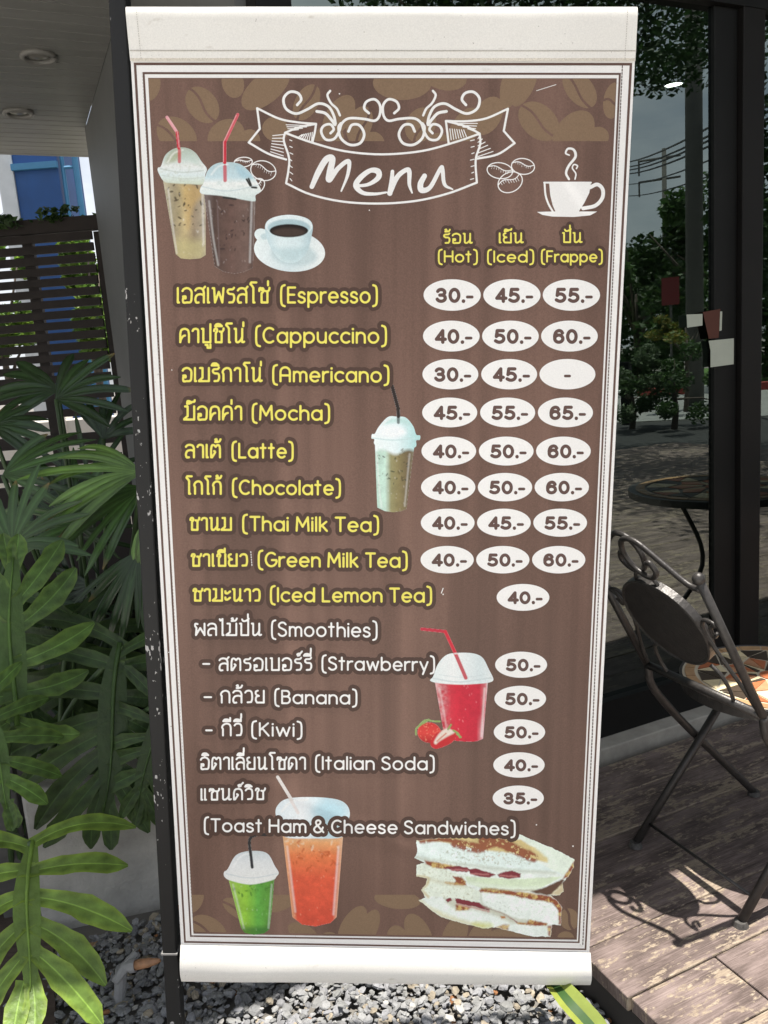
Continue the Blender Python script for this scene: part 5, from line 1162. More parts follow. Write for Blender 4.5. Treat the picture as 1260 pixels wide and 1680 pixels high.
# ---- printed photographs, painted as colour on fine meshes
def vnoise(X, Y, s, seed):
    r = np.random.default_rng(seed); T = r.random((64, 64)); x = X / s; y = Y / s; i = np.floor(x).astype(int); j = np.floor(y).astype(int); fx = x - i; fy = y - j
    fx = fx * fx * (3 - 2 * fx); fy = fy * fy * (3 - 2 * fy); g = lambda a, b_: T[a % 64, b_ % 64]
    return (g(i, j) * (1 - fx) + g(i + 1, j) * fx) * (1 - fy) + (g(i, j + 1) * (1 - fx) + g(i + 1, j + 1) * fx) * fy
def fbm(X, Y, s, seed): return 0.5 * vnoise(X, Y, s, seed) + 0.3 * vnoise(X, Y, s / 2.1, seed + 1) + 0.2 * vnoise(X, Y, s / 4.3, seed + 2)
class Paint:
    def __init__(s, x0, y0, x1, y1, h=0.9): s.h = h; s.G = grid(x0, y0, x1, y1, h); s.X, s.Y = s.G; s.S = np.full(s.X.shape, 99.0); s.C = np.zeros(s.X.shape + (3,)) + 0.6
    def shape(s, sd, col, soft=1.2, solid=True, a=1.0):
        if solid: s.S = np.minimum(s.S, sd)
        w = np.clip(0.5 - sd / soft, 0, 1)[..., None] * (a if np.ndim(a) == 0 else a[..., None]); col = np.asarray(col, float); col = col if col.ndim > 1 else np.broadcast_to(col, s.C.shape)
        s.C = s.C * (1 - w) + col * w
    def poly(s, P, col, **k): s.shape(sd_poly(s.X, s.Y, P), col, **k)
    def blob(s, P, col, **k): s.shape(sd_poly(s.X, s.Y, cr(P, 5, True)), col, **k)
    def line(s, P, r, col, smooth=False, **k): s.shape(sd_strokes(s.X, s.Y, [(cr(P, 5) if smooth else np.array(P, float), r)], s.h, 40), col, **k)
    def ell(s, cx, cy, rx, ry, col, ang=0, **k): s.shape(sd_ell(s.X, s.Y, cx, cy, rx, ry, ang), col, **k)
    def specks(s, box, n, r0, r1, col, seed, a=0.85, inside=None):
        r = np.random.default_rng(seed)
        for _ in range(n):
            x, y = r.uniform(box[0], box[2]), r.uniform(box[1], box[3]); an = r.uniform(0, 180); rr = r.uniform(r0, r1)
            sd = sd_ell(s.X, s.Y, x, y, rr * r.uniform(1, 2.2), rr * 0.7, an)
            if inside is not None: sd = np.maximum(sd, inside + 2)
            s.shape(sd, col, soft=1.5, solid=False, a=a)
    def glints(s, box, n, seed, inside, col=(.80, .80, .78)):
        r = np.random.default_rng(seed)
        for _ in range(n):
            x, y = r.uniform(box[0], box[2]), r.uniform(box[1], box[3]); l = r.uniform(0.6, 2.2)
            s.shape(np.maximum(sd_ell(s.X, s.Y, x, y, 0.7, l, r.uniform(-30, 30)), inside + 1), col, soft=1.6, solid=False, a=r.uniform(.12, .4))
    def streak(s, P, r, a, inside, col=(.80, .81, .80)): s.shape(np.maximum(sd_strokes(s.X, s.Y, [(cr(P, 5), r)], s.h, 40), inside + 1.2), col, soft=3.0, solid=False, a=a)
    def done(s, name, lev=4.0):
        s.C = s.C * (0.965 + 0.07 * np.random.default_rng(5).random(s.X.shape))[..., None] * (0.94 + 0.12 * fbm(s.X, s.Y, 4, 77))[..., None]
        X, Y, F, C = iso(*s.G, s.S, np.clip(s.C, 0.004, 0.85)); mesh_np(name, P2B(X, Y, lev), F, m_vpic, sheet, col=C)
def grad(p, stops, axis='x', lo=0, hi=1):
    u = ((p.X if axis == 'x' else p.Y) - lo) / (hi - lo); xs = [q[0] for q in stops]; return np.stack([np.interp(u, xs, [q[1][k] for q in stops]) for k in range(3)], -1)
Z2 = lambda pts: [(x / 3 + 200, y / 3 + 100) for x, y in pts]
ZL = lambda pts: [(x / 7 + 560, y / 7 + 620) for x, y in pts]
ZS = lambda pts: [(x / 3.706 + 640, y / 3.706 + 1000) for x, y in pts]
ZW = lambda pts: [(x / 3.706 + 640, y / 3.706 + 1330) for x, y in pts]
ZB = lambda pts: [(x / 2.25 + 300, y / 2.25 + 1220) for x, y in pts]
RED, REDL = (0.52, 0.02, 0.04), (0.70, 0.30, 0.33)
# iced coffee
p = Paint(255, 185, 350, 430); bodyP = Z2([(203, 590), (412, 600), (413, 955), (385, 972), (335, 976), (290, 972), (265, 950)]); sb = sd_poly(p.X, p.Y, bodyP)
c = grad(p, [(0, (.46, .42, .30)), (.25, (.32, .27, .17)), (.5, (.46, .37, .20)), (.72, (.27, .21, .14)), (1, (.40, .35, .26))], 'x', 268, 338); c = c * (0.75 + 0.5 * fbm(p.X, p.Y, 14, 5))[..., None]
p.shape(sb, c); p.shape(sd_poly(p.X, p.Y, cr(Z2([(300, 620), (370, 615), (395, 660), (350, 720), (325, 830), (310, 720)]), 5, True)), (.52, .35, .13), soft=9, solid=False, a=0.6)
p.shape(sd_poly(p.X, p.Y, Z2([(250, 880), (410, 880), (410, 980), (260, 980)])), (.45, .40, .20), soft=16, solid=False, a=0.0 + 0.7 * (sb < 0)); p.specks((270, 298, 336, 372), 34, 0.9, 2.4, (.07, .05, .03), 4, inside=sb)
p.blob(Z2([(178, 545), (178, 525), (192, 518), (215, 462), (262, 430), (318, 428), (362, 452), (392, 495), (418, 530), (410, 560), (402, 605), (330, 606), (250, 602), (206, 592)]), grad(p, [(0, (.40, .46, .38)), (.3, (.52, .60, .55)), (.5, (.72, .74, .72)), (.75, (.66, .74, .74)), (1, (.56, .62, .5))], 'y', 243, 302), soft=1.5)
p.shape(sd_poly(p.X, p.Y, cr(Z2([(215, 500), (245, 450), (290, 440), (270, 490)]), 5, True)), (.36, .38, .22), soft=6, solid=False, a=.7); p.shape(sd_poly(p.X, p.Y, Z2([(320, 440), (350, 470), (390, 520), (340, 495)])), (.50, .60, .54), soft=6, solid=False, a=.7)
p.streak([(276, 310), (282, 360), (290, 415)], 1.0, .45, sb); p.streak([(332, 310), (334, 400)], 1.4, .4, sb); p.glints((268, 298, 338, 420), 20, 101, sb); p.line(Z2([(190, 530), (290, 548), (400, 540)]), 0.9, (.46, .52, .48), smooth=True, solid=False, a=.7); p.line(Z2([(196, 562), (300, 580), (402, 572)]), 0.8, (.50, .56, .50), smooth=True, solid=False, a=.6); p.streak(Z2([(225, 500), (255, 455), (300, 438)]), 1.2, .7, p.S); p.specks((264, 268, 334, 298), 30, 1.0, 2.6, (.50, .54, .46), 102, a=.35, inside=p.S); p.line(Z2([(283, 440), (283, 496)]), 2.6, RED, solid=False, a=.75); p.line(Z2([(222, 277), (272, 352)]), 2.5, REDL); p.line(Z2([(272, 352), (280, 428)]), 2.6, RED); p.line(Z2([(225, 277), (273, 350), (282, 425)]), 0.8, (.75, .5, .5), solid=False, a=.6); p.done('drink_picture')
# iced chocolate
p = Paint(320, 180, 432, 455); bodyP = Z2([(403, 650), (658, 655), (645, 1018), (600, 1040), (555, 1048), (500, 1038), (456, 1010)]); sb = sd_poly(p.X, p.Y, bodyP)
c = grad(p, [(0, (.16, .12, .11)), (.14, (.08, .05, .04)), (.5, (.125, .074, .06)), (.82, (.155, .10, .082)), (.93, (.095, .058, .047)), (1, (.24, .19, .17))], 'x', 340, 419) * (0.8 + 0.4 * fbm(p.X, p.Y, 10, 8))[..., None]
p.shape(sb, c); p.specks((345, 330, 416, 430), 26, 0.8, 2.2, (.045, .028, .025), 9, inside=sb); p.line(Z2([(470, 690), (480, 1000)]), 1.0, (.2, .15, .15), solid=False, a=.4)
p.blob(Z2([(384, 645), (388, 622), (402, 600), (422, 540), (462, 506), (520, 498), (582, 508), (630, 548), (668, 600), (684, 640), (658, 662), (655, 690), (600, 684), (540, 672), (470, 662), (402, 656)]), grad(p, [(0, (.42, .55, .58)), (.4, (.52, .66, .70)), (.55, (.78, .80, .78)), (.75, (.70, .76, .74)), (1, (.58, .68, .66))], 'y', 265, 330), soft=1.5)
p.shape(sd_poly(p.X, p.Y, cr(Z2([(560, 515), (610, 540), (640, 575), (585, 570)]), 5, True)), (.36, .54, .62), soft=6, solid=False, a=.8)
p.streak([(343, 330), (350, 390), (358, 435)], 1.1, .4, sb); p.streak([(413, 330), (410, 430)], 1.5, .4, sb); p.glints((340, 325, 418, 440), 27, 103, sb, (.5, .45, .44)); p.line(Z2([(392, 618), (520, 640), (670, 612)]), 0.9, (.46, .56, .58), smooth=True, solid=False, a=.7); p.streak(Z2([(440, 560), (475, 520), (520, 508)]), 1.2, .7, p.S); p.specks((338, 288, 420, 320), 30, 1.0, 3.0, (.56, .64, .62), 104, a=.4, inside=p.S)
for q in ([(614, 583), (632, 614)], [(624, 580), (636, 612)], [(640, 622), (662, 624)], [(500, 672), (560, 680)]): p.line(Z2(q), 1.6, (.03, .03, .025), solid=False)
p.line(Z2([(507, 520), (508, 588)]), 2.9, RED, solid=False, a=.8); p.line(Z2([(570, 264), (506, 400)]), 2.7, (.60, .10, .12)); p.line(Z2([(506, 400), (506, 500)]), 2.9, RED); p.line(Z2([(563, 268), (500, 398), (500, 495)]), 0.7, (.78, .5, .5), solid=False, a=.6); p.done('drink_picture', 5.0)
# hot coffee
p = Paint(412, 346, 540, 455); W1 = (.62, .74, .76)
p.ell(475, 411.5, 58.5, 34, grad(p, [(0, (.74, .80, .80)), (.5, (.60, .70, .72)), (1, (.76, .80, .79))], 'x', 416, 534), ang=6); p.ell(482, 418, 38, 18, (.44, .56, .58), ang=6, soft=8, solid=False, a=.7)
p.ell(430, 386, 13, 10.5, (.70, .78, .78), ang=25); p.ell(434, 388, 6, 5, (.5, .62, .64), soft=3, solid=False)
p.blob(Z2([(706, 805), (710, 860), (735, 925), (778, 978), (825, 994), (875, 982), (915, 930), (934, 860), (938, 805), (905, 772), (822, 757), (740, 772)]), grad(p, [(0, (.50, .64, .68)), (.3, (.68, .78, .79)), (.7, (.62, .73, .75)), (1, (.42, .56, .60))], 'x', 435, 513))
p.shape(sd_poly(p.X, p.Y, Z2([(740, 920), (915, 920), (860, 990), (790, 990)])), (.36, .52, .55), soft=10, solid=False, a=.5)
p.ell(474, 371, 38.5, 18.5, (.72, .80, .81), solid=False); p.ell(474, 374, 35, 14.5, (.40, .54, .58), solid=False, soft=3); p.ell(474, 378.5, 31.5, 10.8, (.018, .012, .010), solid=False); p.ell(474, 381, 26, 7, (.07, .045, .035), solid=False, soft=5, a=.8); p.done('drink_picture')
# iced latte
p = Paint(604, 628, 696, 846); bodyP = ZL([(384, 725), (845, 745), (832, 830), (750, 1505), (690, 1530), (600, 1543), (500, 1530), (412, 1488)]); sb = sd_poly(p.X, p.Y, bodyP)
cx_ = grad(p, [(0, (.42, .60, .50)), (.28, (.52, .70, .60)), (.42, (.28, .26, .13)), (.6, (.24, .20, .09)), (.85, (.15, .11, .06)), (1, (.20, .17, .11))], 'x', 613, 680) * (0.85 + 0.3 * fbm(p.X, p.Y, 12, 12))[..., None]
top = grad(p, [(0, (.78, .84, .84)), (.5, (.72, .82, .83)), (1, (.40, .64, .64))], 'x', 612, 684); k = np.clip((p.Y - 738 + 4 * np.sin(p.X / 7)) / 7, 0, 1)[..., None]; p.shape(sb, top * (1 - k) + cx_ * k)
p.specks((618, 738, 678, 800), 26, 0.6, 1.5, (.04, .05, .03), 14, inside=sb); p.specks((650, 736, 678, 790), 14, 1.0, 2.2, (.09, .07, .035), 15, inside=sb, a=.7)
p.blob(ZL([(346, 695), (352, 645), (384, 640), (430, 560), (535, 448), (640, 444), (742, 456), (826, 555), (860, 650), (905, 662), (900, 712), (860, 720), (840, 800), (600, 800), (390, 770), (378, 705)]), top, soft=1.5)
p.shape(sd_poly(p.X, p.Y, ZL([(470, 540), (545, 460), (735, 465), (800, 540), (640, 510)])), (.42, .64, .60), soft=6, solid=False, a=.7); p.shape(sd_poly(p.X, p.Y, cr(ZL([(430, 640), (520, 560), (680, 560), (740, 640), (600, 690)]), 5, True)), (.80, .84, .86), soft=8, solid=False)
p.streak([(618, 745), (622, 800), (626, 832)], 1.2, .5, sb); p.streak([(672, 745), (664, 830)], 1.0, .4, sb); p.glints((614, 740, 680, 836), 20, 105, sb); p.line(ZL([(360, 690), (600, 715), (895, 690)]), 0.9, (.50, .66, .66), smooth=True, solid=False, a=.8); p.streak(ZL([(440, 600), (500, 510), (560, 470)]), 1.0, .8, p.S); p.line(ZL([(655, 440), (655, 512)]), 2.4, (.05, .06, .06), solid=False, a=.8); p.line(ZL([(583, 95), (652, 350), (656, 440)]), 3.0, (.028, .020, .018)); p.done('drink_picture')
# strawberry smoothie and fruit
p = Paint(678, 1024, 816, 1236); bodyP = ZS([(272, 440), (594, 444), (565, 785), (530, 800), (480, 804), (400, 798), (330, 775)]); sb = sd_poly(p.X, p.Y, bodyP)
c = grad(p, [(0, (.62, .22, .22)), (.12, (.52, .05, .07)), (.4, (.60, .025, .05)), (.85, (.50, .02, .045)), (.97, (.58, .16, .18)), (1, (.7, .5, .5))], 'x', 716, 799) * (0.85 + 0.3 * fbm(p.X, p.Y, 9, 21))[..., None]
p.shape(sb, c); fr_ = np.clip(1 - (p.X - 714) / 26, 0, 1) * np.clip(fbm(p.X, p.Y, 6, 3) * 1.8 - 0.55, 0, 1) * (sb < 0); p.shape(sb, (.74, .62, .62), solid=False, a=fr_ * 0.8); fr_ = np.clip((p.X - 782) / 12, 0, 1) * np.clip((p.Y - 1170) / 30, 0, 1) * (sb < 0); p.shape(sb, (.75, .6, .62), solid=False, a=fr_ * .6)
p.blob(ZS([(243, 432), (262, 405), (290, 332), (338, 278), (400, 263), (500, 265), (562, 292), (600, 362), (628, 424), (598, 444), (520, 452), (420, 456), (300, 448)]), grad(p, [(0, (.70, .78, .77)), (.35, (.80, .82, .81)), (.8, (.62, .70, .71)), (1, (.72, .76, .76))], 'x', 708, 808)); p.line(ZS([(262, 418), (420, 440), (612, 415)]), 1.2, (.52, .60, .61), smooth=True, solid=False, a=.7)
p.streak(ZS([(300, 480), (330, 640), (350, 770)]), 1.2, .35, sb); p.streak(ZS([(575, 480), (556, 770)]), 1.6, .5, sb); p.glints((714, 1120, 798, 1212), 30, 106, sb, (.78, .5, .5)); p.streak(ZS([(310, 345), (350, 290), (400, 275)]), 1.3, .8, p.S); p.line(ZS([(300, 395), (440, 412), (590, 392)]), 0.7, (.56, .63, .64), smooth=True, solid=False, a=.6); p.line(ZS([(396, 265), (460, 415)]), 3.0, (.48, .02, .04), solid=False, a=.9); p.line(ZS([(192, 118), (335, 133)]), 2.7, (.50, .035, .06)); p.line(ZS([(335, 133), (398, 268)]), 2.9, (.58, .03, .05)); p.line(ZS([(392, 268), (410, 266)]), 1.3, (.7, .6, .6), solid=False)
sx_ = sd_ell(p.X, p.Y, *ZS([(238, 748)])[0], 19.5, 17, 10); p.shape(sx_, grad(p, [(0, (.55, .03, .03)), (.5, (.68, .06, .05)), (1, (.34, .012, .015))], 'y', 1184, 1220)); p.specks((684, 1186, 722, 1216), 30, 0.5, 0.9, (.78, .35, .22), 33, inside=sx_, a=.6)
p.blob(ZS([(245, 822), (262, 772), (310, 735), (372, 722), (402, 752), (385, 800), (330, 832), (275, 846)]), (.52, .025, .03)); p.blob(ZS([(268, 802), (300, 752), (345, 722), (392, 745), (350, 770), (300, 800), (278, 818)]), (.74, .64, .56), solid=False, soft=3); p.line(ZS([(285, 800), (340, 752)]), 1.2, (.6, .25, .18), solid=False)
for q in ([(158, 760), (160, 722), (200, 690)], [(180, 700), (215, 672), (262, 678), (302, 680)], [(205, 690), (235, 668)], [(352, 728), (370, 700)], [(385, 735), (412, 752), (424, 776)], [(405, 755), (430, 775)]): p.line(ZS(q), 1.5, (.26, .36, .12), smooth=True)
p.done('drink_picture', 14.0)
# orange tea
p = Paint(448, 1268, 580, 1524); bodyP = ZB([(368, 335), (592, 335), (568, 640), (545, 662), (490, 675), (440, 668), (404, 640)]); sb = sd_poly(p.X, p.Y, bodyP)
c = grad(p, [(0, (.70, .52, .33)), (.10, (.68, .33, .14)), (.24, (.68, .19, .07)), (.5, (.66, .105, .05)), (1, (.60, .08, .045))], 'y', 1368, 1515) * (0.82 + 0.36 * fbm(p.X, p.Y, 11, 41))[..., None]
p.shape(sb, c); ed = np.clip(1 - (p.X - np.interp(p.Y, [1369, 1505], [464, 480])) / 8, 0, 1) * (sb < 0); p.shape(sb, (.68, .38, .2), solid=False, a=ed * .8); ed = np.clip((p.X - np.interp(p.Y, [1369, 1505], [556, 546])) / 6, 0, 1) * (sb < 0); p.shape(sb, (.66, .42, .28), solid=False, a=ed * .8)
p.specks((474, 1380, 556, 1430), 26, 1.2, 3.2, (.42, .07, .02), 42, inside=sb, a=.55); p.specks((470, 1375, 558, 1392), 12, 1.2, 2.6, (.72, .60, .44), 43, inside=sb, a=.6)
p.blob(ZB([(344, 268), (347, 232), (385, 203), (480, 197), (570, 206), (608, 230), (616, 268), (596, 300), (588, 345), (480, 350), (378, 345), (366, 300)]), grad(p, [(0, (.66, .74, .77)), (.35, (.78, .81, .82)), (.7, (.52, .68, .74)), (1, (.62, .72, .75))], 'x', 453, 574)); p.shape(sd_poly(p.X, p.Y, cr(ZB([(520, 215), (590, 225), (600, 265), (530, 290), (480, 250)]), 5, True)), (.40, .62, .70), soft=14, solid=False, a=.7)
p.streak(ZB([(385, 380), (400, 500), (415, 620)]), 1.6, .4, sb); p.streak(ZB([(575, 380), (556, 630)]), 1.6, .45, sb); p.glints((466, 1376, 560, 1510), 30, 107, sb, (.78, .6, .42)); p.streak(ZB([(365, 250), (400, 215), (460, 206)]), 1.6, .8, p.S); p.line(ZB([(350, 276), (480, 290), (612, 272)]), 0.8, (.5, .6, .64), smooth=True, solid=False, a=.7); p.line(ZB([(350, 123), (400, 210), (425, 255)]), 2.6, (.72, .68, .66), solid=False); p.line(ZB([(350, 123), (402, 208)]), 2.6, (.70, .66, .63)); p.done('drink_picture')
# green tea
p = Paint(364, 1364, 460, 1538); bodyP = ZB([(168, 498), (338, 498), (330, 600), (320, 685), (300, 700), (262, 706), (228, 698), (215, 680)]); sb = sd_poly(p.X, p.Y, bodyP)
c = grad(p, [(0, (.30, .50, .08)), (.35, (.26, .50, .05)), (.65, (.12, .38, .06)), (1, (.10, .26, .04))], 'x', 380, 446) * (0.75 + 0.5 * fbm(p.X, p.Y, 10, 51))[..., None]; p.shape(sb, c); p.specks((380, 1446, 444, 1470), 16, 1.2, 2.6, (.05, .16, .02), 52, inside=sb, a=.6); p.shape(sd_poly(p.X, p.Y, ZB([(210, 675), (330, 675), (320, 720), (210, 720)])), (.04, .14, .03), soft=8, solid=False, a=.7 * (sb < 0))
p.blob(ZB([(154, 492), (152, 474), (166, 462), (196, 412), (248, 396), (310, 404), (340, 452), (354, 476), (346, 490), (330, 504), (250, 520), (178, 506)]), grad(p, [(0, (.52, .58, .60)), (.4, (.68, .70, .70)), (1, (.74, .75, .72))], 'y', 1395, 1450))
p.streak(ZB([(185, 520), (210, 620), (225, 680)]), 1.1, .4, sb); p.streak(ZB([(328, 520), (316, 680)]), 1.1, .4, sb); p.glints((376, 1446, 448, 1530), 20, 108, sb, (.6, .75, .5)); p.streak(ZB([(185, 455), (215, 415), (250, 404)]), 1.1, .8, p.S); p.line(ZB([(160, 480), (250, 496), (348, 480)]), 0.8, (.5, .56, .58), smooth=True, solid=False, a=.7); p.line(ZB([(252, 418), (256, 456)]), 2.4, (.03, .03, .035), solid=False); p.line(ZB([(330, 336), (268, 338), (246, 358), (251, 412)]), 2.5, (.03, .028, .028), smooth=True); p.done('drink_picture', 5.0)
# toasted sandwich
p = Paint(678, 1362, 948, 1542, 0.7)
gx_, gy_ = p.G; p.X = gx_ + 2.6 * (fbm(gx_, gy_, 8, 161) - .5) + 1.6 * (fbm(gx_, gy_, 2.6, 163) - .5); p.Y = gy_ + 2.6 * (fbm(gx_, gy_, 8, 162) - .5) + 1.6 * (fbm(gx_, gy_, 2.6, 164) - .5)
WB, GOLD, BRW, RBR, MAR, PNK, CHS = np.array((.78, .85, .79)), (.60, .44, .16), (.42, .18, .06), (.27, .080, .040), (.20, .035, .045), (.50, .20, .19), np.array((.66, .77, .56))
N1, N2, N3 = fbm(gx_, gy_, 14, 62), fbm(gx_, gy_, 4, 65), fbm(gx_, gy_, 5, 66)
crumb = lambda tint, k=1.0: np.array(tint) * (0.84 + 0.22 * N1 + 0.16 * k * (N2 - .3))[..., None]
toast = lambda lo=.42, hi=.62: np.array(GOLD) * (1 - np.clip((N3 - lo) / (hi - lo), 0, 1))[..., None] + np.array(RBR) * np.clip((N3 - lo) / (hi - lo), 0, 1)[..., None]
so = sd_poly(p.X, p.Y, ZW([(160, 180), (330, 163), (560, 155), (700, 172), (775, 142), (870, 178), (1000, 233), (1122, 296), (1118, 345), (1080, 402), (1050, 440), (1056, 488), (1030, 515), (975, 512), (1020, 550), (1047, 590), (1035, 700), (988, 692), (978, 765), (880, 768), (740, 735), (640, 710), (560, 714), (400, 675), (300, 640), (240, 600), (210, 570), (168, 545), (215, 530), (190, 480), (220, 450), (225, 412), (158, 398), (162, 328), (215, 316), (150, 290), (165, 250)]))
p.shape(so, crumb(WB))
def ply(P, col, soft=1.4, a=1.0): p.shape(np.maximum(sd_poly(p.X, p.Y, ZW(P)), so), col, soft=soft, solid=False, a=a)
def rim(P, r, col, soft=3, a=.8): p.shape(np.maximum(sd_strokes(p.X, p.Y, [(cr(ZW(P), 5), r)], p.h, 40), so), col, soft=soft, solid=False, a=a)
pores = lambda x0, y0, x1, y1, n, sd_, c_=(.42, .46, .38): p.specks((*ZW([(x0, y0)])[0], *ZW([(x1, y1)])[0]), n, .45, 1.3, c_, sd_, a=.55, inside=so)
# lower sandwich, left slab and its filling
rim([(170, 545), (240, 600), (400, 668), (560, 706)], 4, (.62, .58, .30), 8, .7); rim([(520, 700), (600, 706)], 6, (.60, .62, .16), 9, .7)
ply([(330, 525), (400, 532), (520, 560), (640, 598), (770, 660), (850, 668), (960, 688), (955, 702), (840, 698), (740, 684), (620, 630), (500, 604), (400, 604), (335, 555)], (.52, .52, .40), 6, .75)
ply([(400, 570), (490, 585), (475, 602), (402, 606)], toast(.3, .6), 3); ply([(333, 542), (368, 525), (378, 545), (345, 558)], MAR); ply([(396, 530), (520, 554), (612, 592), (600, 608), (500, 582), (404, 562)], MAR, 2); rim([(410, 566), (500, 590), (600, 614)], 1.0, PNK, 2, .8); rim([(612, 598), (700, 632), (772, 676)], 1.1, (.28, .10, .09), 2, .9)
# lower right slabs
ply([(545, 490), (700, 505), (870, 540), (980, 548), (1040, 600), (1032, 695), (950, 685), (850, 665), (760, 650), (620, 598), (560, 560)], crumb(WB * 1.03)); pores(580, 510, 1010, 640, 70, 201)
rim([(550, 500), (560, 560), (620, 600), (760, 655), (850, 668)], 1.6, (.50, .52, .42), 5, .7)
ply([(535, 494), (558, 468), (640, 472), (760, 490), (880, 506), (975, 518), (1025, 552), (1050, 600), (1042, 695), (1024, 692), (1022, 612), (985, 560), (880, 544), (760, 520), (650, 502), (560, 498)], toast(.30, .55), 3.5)
ply([(620, 712), (720, 692), (850, 692), (985, 700), (976, 766), (880, 768), (740, 737)], crumb(WB)); ply([(640, 712), (690, 690), (725, 692), (716, 738), (690, 728)], toast(.35, .6), 4, .9); ply([(958, 700), (988, 700), (978, 766), (962, 755)], toast(.35, .6), 4, .9)
ply([(765, 676), (830, 682), (848, 660), (880, 668), (958, 684), (950, 700), (850, 696), (780, 692)], toast(.2, .5), 3); ply([(672, 640), (700, 640), (704, 652), (678, 654)], BRW, 2)
# middle left slab
ply([(160, 330), (215, 318), (380, 372), (450, 395), (460, 455), (545, 490), (540, 560), (400, 530), (240, 520), (190, 480), (222, 448), (226, 410), (158, 398)], crumb(WB * np.array((.97, .97, .90)))); pores(170, 340, 520, 540, 110, 202, (.46, .46, .32)); rim([(160, 398), (228, 408), (224, 450), (192, 480), (232, 522)], 2.0, (.56, .46, .22), 4, .8); rim([(230, 414), (330, 440), (450, 462)], 2.2, (.52, .50, .34), 6, .6)
ply([(380, 396), (430, 402), (458, 430), (460, 454), (388, 450), (400, 425)], toast(.15, .45), 2.5); rim([(340, 438), (440, 450)], 1.6, (.50, .32, .12), 3, .8)
ply([(455, 400), (560, 405), (660, 412), (800, 415), (1045, 400), (1000, 425), (890, 482), (760, 478), (640, 470), (560, 468), (470, 440)], crumb(CHS, .5), 3); rim([(480, 440), (640, 462), (800, 472), (900, 466)], 2.2, (.76, .84, .72), 6, .8); rim([(560, 474), (760, 484), (890, 486)], 1.2, (.40, .36, .20), 3, .7)
ply([(852, 494), (950, 462), (1050, 416), (1064, 430), (1040, 470), (990, 505), (955, 514)], (.12, .065, .045), 3); ply([(978, 508), (1018, 470), (1050, 445), (1057, 488), (1030, 516)], (.58, .50, .32), 3); rim([(995, 500), (1035, 465)], .9, (.72, .68, .52), 2, .7)
# upper slice: side, filling edge, slope, toasted face
ply([(160, 185), (330, 195), (450, 225), (600, 245), (740, 255), (870, 300), (960, 345), (1060, 385), (950, 376), (800, 374), (640, 360), (480, 338), (300, 312), (210, 302), (150, 292), (165, 250)], crumb(WB * np.array((.95, 1.0, 1.02)))); pores(300, 240, 900, 330, 150, 203, (.36, .38, .28)); pores(480, 250, 700, 300, 20, 204, (.40, .22, .10))
rim([(160, 286), (300, 306), (480, 330), (640, 352), (800, 366), (1000, 376)], 2.2, (.50, .54, .44), 6, .75)
ply([(212, 300), (300, 318), (410, 338), (340, 356), (262, 346), (222, 326)], toast(.3, .55), 3)
for P in ([(326, 346), (400, 335), (470, 342), (488, 356), (470, 374), (400, 368)], [(476, 356), (520, 350), (575, 366), (642, 390), (600, 406), (540, 400), (485, 380)], [(652, 388), (690, 373), (740, 366), (794, 382), (790, 405), (720, 414), (665, 406)]):
    ply(P, MAR, 2); q = np.array(P, float); c_ = q.mean(0); rim([(c_[0] - 55, c_[1] + 4), (c_[0], c_[1] + 7), (c_[0] + 50, c_[1] + 9)], 1.1, PNK, 2.4, .8)
ply([(775, 142), (870, 178), (1000, 233), (1122, 296), (1118, 345), (1055, 388), (960, 345), (955, 300), (900, 250), (820, 190)], crumb(WB * np.array((.96, .99, .92)), .6), 3); ply([(1124, 296), (1120, 348), (1082, 404), (1050, 415), (1062, 390), (1095, 345)], toast(.3, .55), 3)
ply([(160, 182), (330, 160), (560, 150), (700, 165), (790, 175), (880, 230), (950, 290), (958, 314), (870, 296), (740, 256), (600, 244), (450, 218), (330, 190)], np.array((.64, .52, .24)) * (0.8 + .4 * N1)[..., None], 3.5)
mk = np.clip((N3 + .7 * (N2 - .35) - .36) / .14, 0, 1) * .95
p.shape(np.maximum(sd_strokes(p.X, p.Y, [(cr(ZW([(190, 182), (330, 172), (440, 200)]), 5), 4.2), (cr(ZW([(400, 200), (540, 226), (640, 192), (740, 228), (870, 284)]), 5), 8.0), (cr(ZW([(560, 182), (680, 188), (780, 240)]), 5), 6.5)], p.h, 40), so), RBR, soft=4, solid=False, a=mk); rim([(880, 240), (950, 300)], 3.2, (.66, .58, .30), 6, .8)
p.done('food_picture', 5.0)
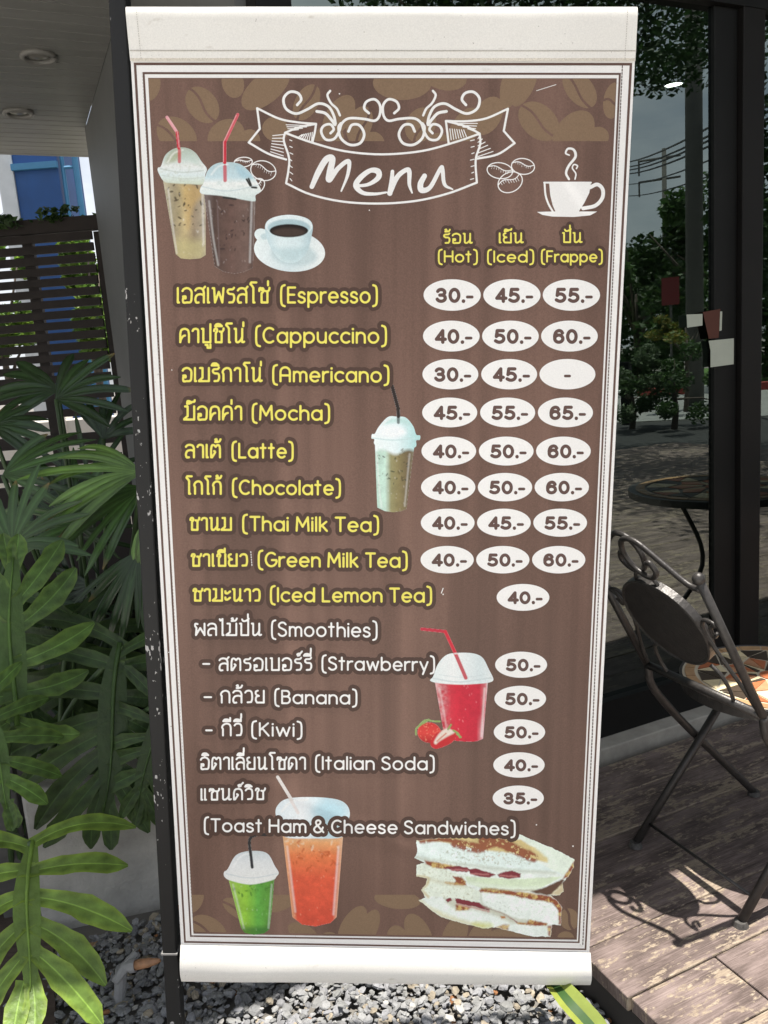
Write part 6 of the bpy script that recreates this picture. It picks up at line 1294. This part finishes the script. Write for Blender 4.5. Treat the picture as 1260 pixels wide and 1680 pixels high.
# small blemishes in the print
sp_ = [(np.array([[x, y]]), r) for x, y, r in ((557, 154, 1.2), (277, 1070, .9), (282, 607, .9), (880, 1353, 1.1), (940, 1388, 1.3), (1180, 0, .1), (727, 975, 1.2), (606, 345, 1.0), (1009, 410, .8))]
sp_ += dashes((411.5, 905), (413.5, 930), 6, .4, .7) + [(np.array([[880, 149], [912, 139]]), .5), (np.array([[724, 973], [727, 965]]), .7)]
flat('scuff', sp_[:5] + sp_[6:], h=0.6, mat_=m_vink, parent=sheet, lev=12)
# stitching and stains on the hems follow the hems' own bulge

hB_ = lambda v: 0.0012 + 0.0048 * (1 - np.exp(-v / 0.07)) * (1 - 0.75 * v)
hT = lambda v: hB_(v) + 0.0006
for y_, th_ in ((83.6, 0.9), (84.9, 0.5)):
    sheet_mesh('hem_seam', y_, y_ + th_, y_ + 0.4, y_ + th_ + 0.4, 120, 2, m_seam, hemT, 3.0, lambda U_, V_: hT((y_ + th_ * V_ - 12) / 89.0), dx=(1, -1))
sheet_mesh('hem_stain', 96.5, 100.6, 96.7, 100.8, 120, 4, m_stain, hemT, 3.0, lambda U_, V_: hT((96.5 + 4.1 * V_ - 12) / 89.0) - 0.0003, dx=(0.5, -0.5))
def hem_dash(name, parent, x_of, ys, bul, n, w=0.9):
    V_ = []; F = []
    for i in range(n):
        a, c = ys[0] + (ys[1] - ys[0]) * i / n, ys[0] + (ys[1] - ys[0]) * (i + 0.6) / n; b0 = len(V_)
        for y in (a, c):
            for dx_ in (-w / 2, w / 2): V_.append((x_of(y) + dx_, y))
        F.append((b0, b0 + 2, b0 + 3, b0 + 1))
    A_ = np.array(V_); return mesh_np(name, P2B(A_[:, 0], A_[:, 1], 3.0, bul(A_[:, 1])), np.array(F), m_seam, parent)
hem_dash('hem_stitching', hemT, lambda y: np.interp(y, [13, 100], [225, 233]), (14, 99), lambda y: hT((y - 12) / 89.0) + 0.0004, 22)
hem_dash('hem_stitching', hemT, lambda y: np.interp(y, [13, 100], [1028, 1024]), (14, 99), lambda y: hT((y - 12) / 89.0) + 0.0004, 22)
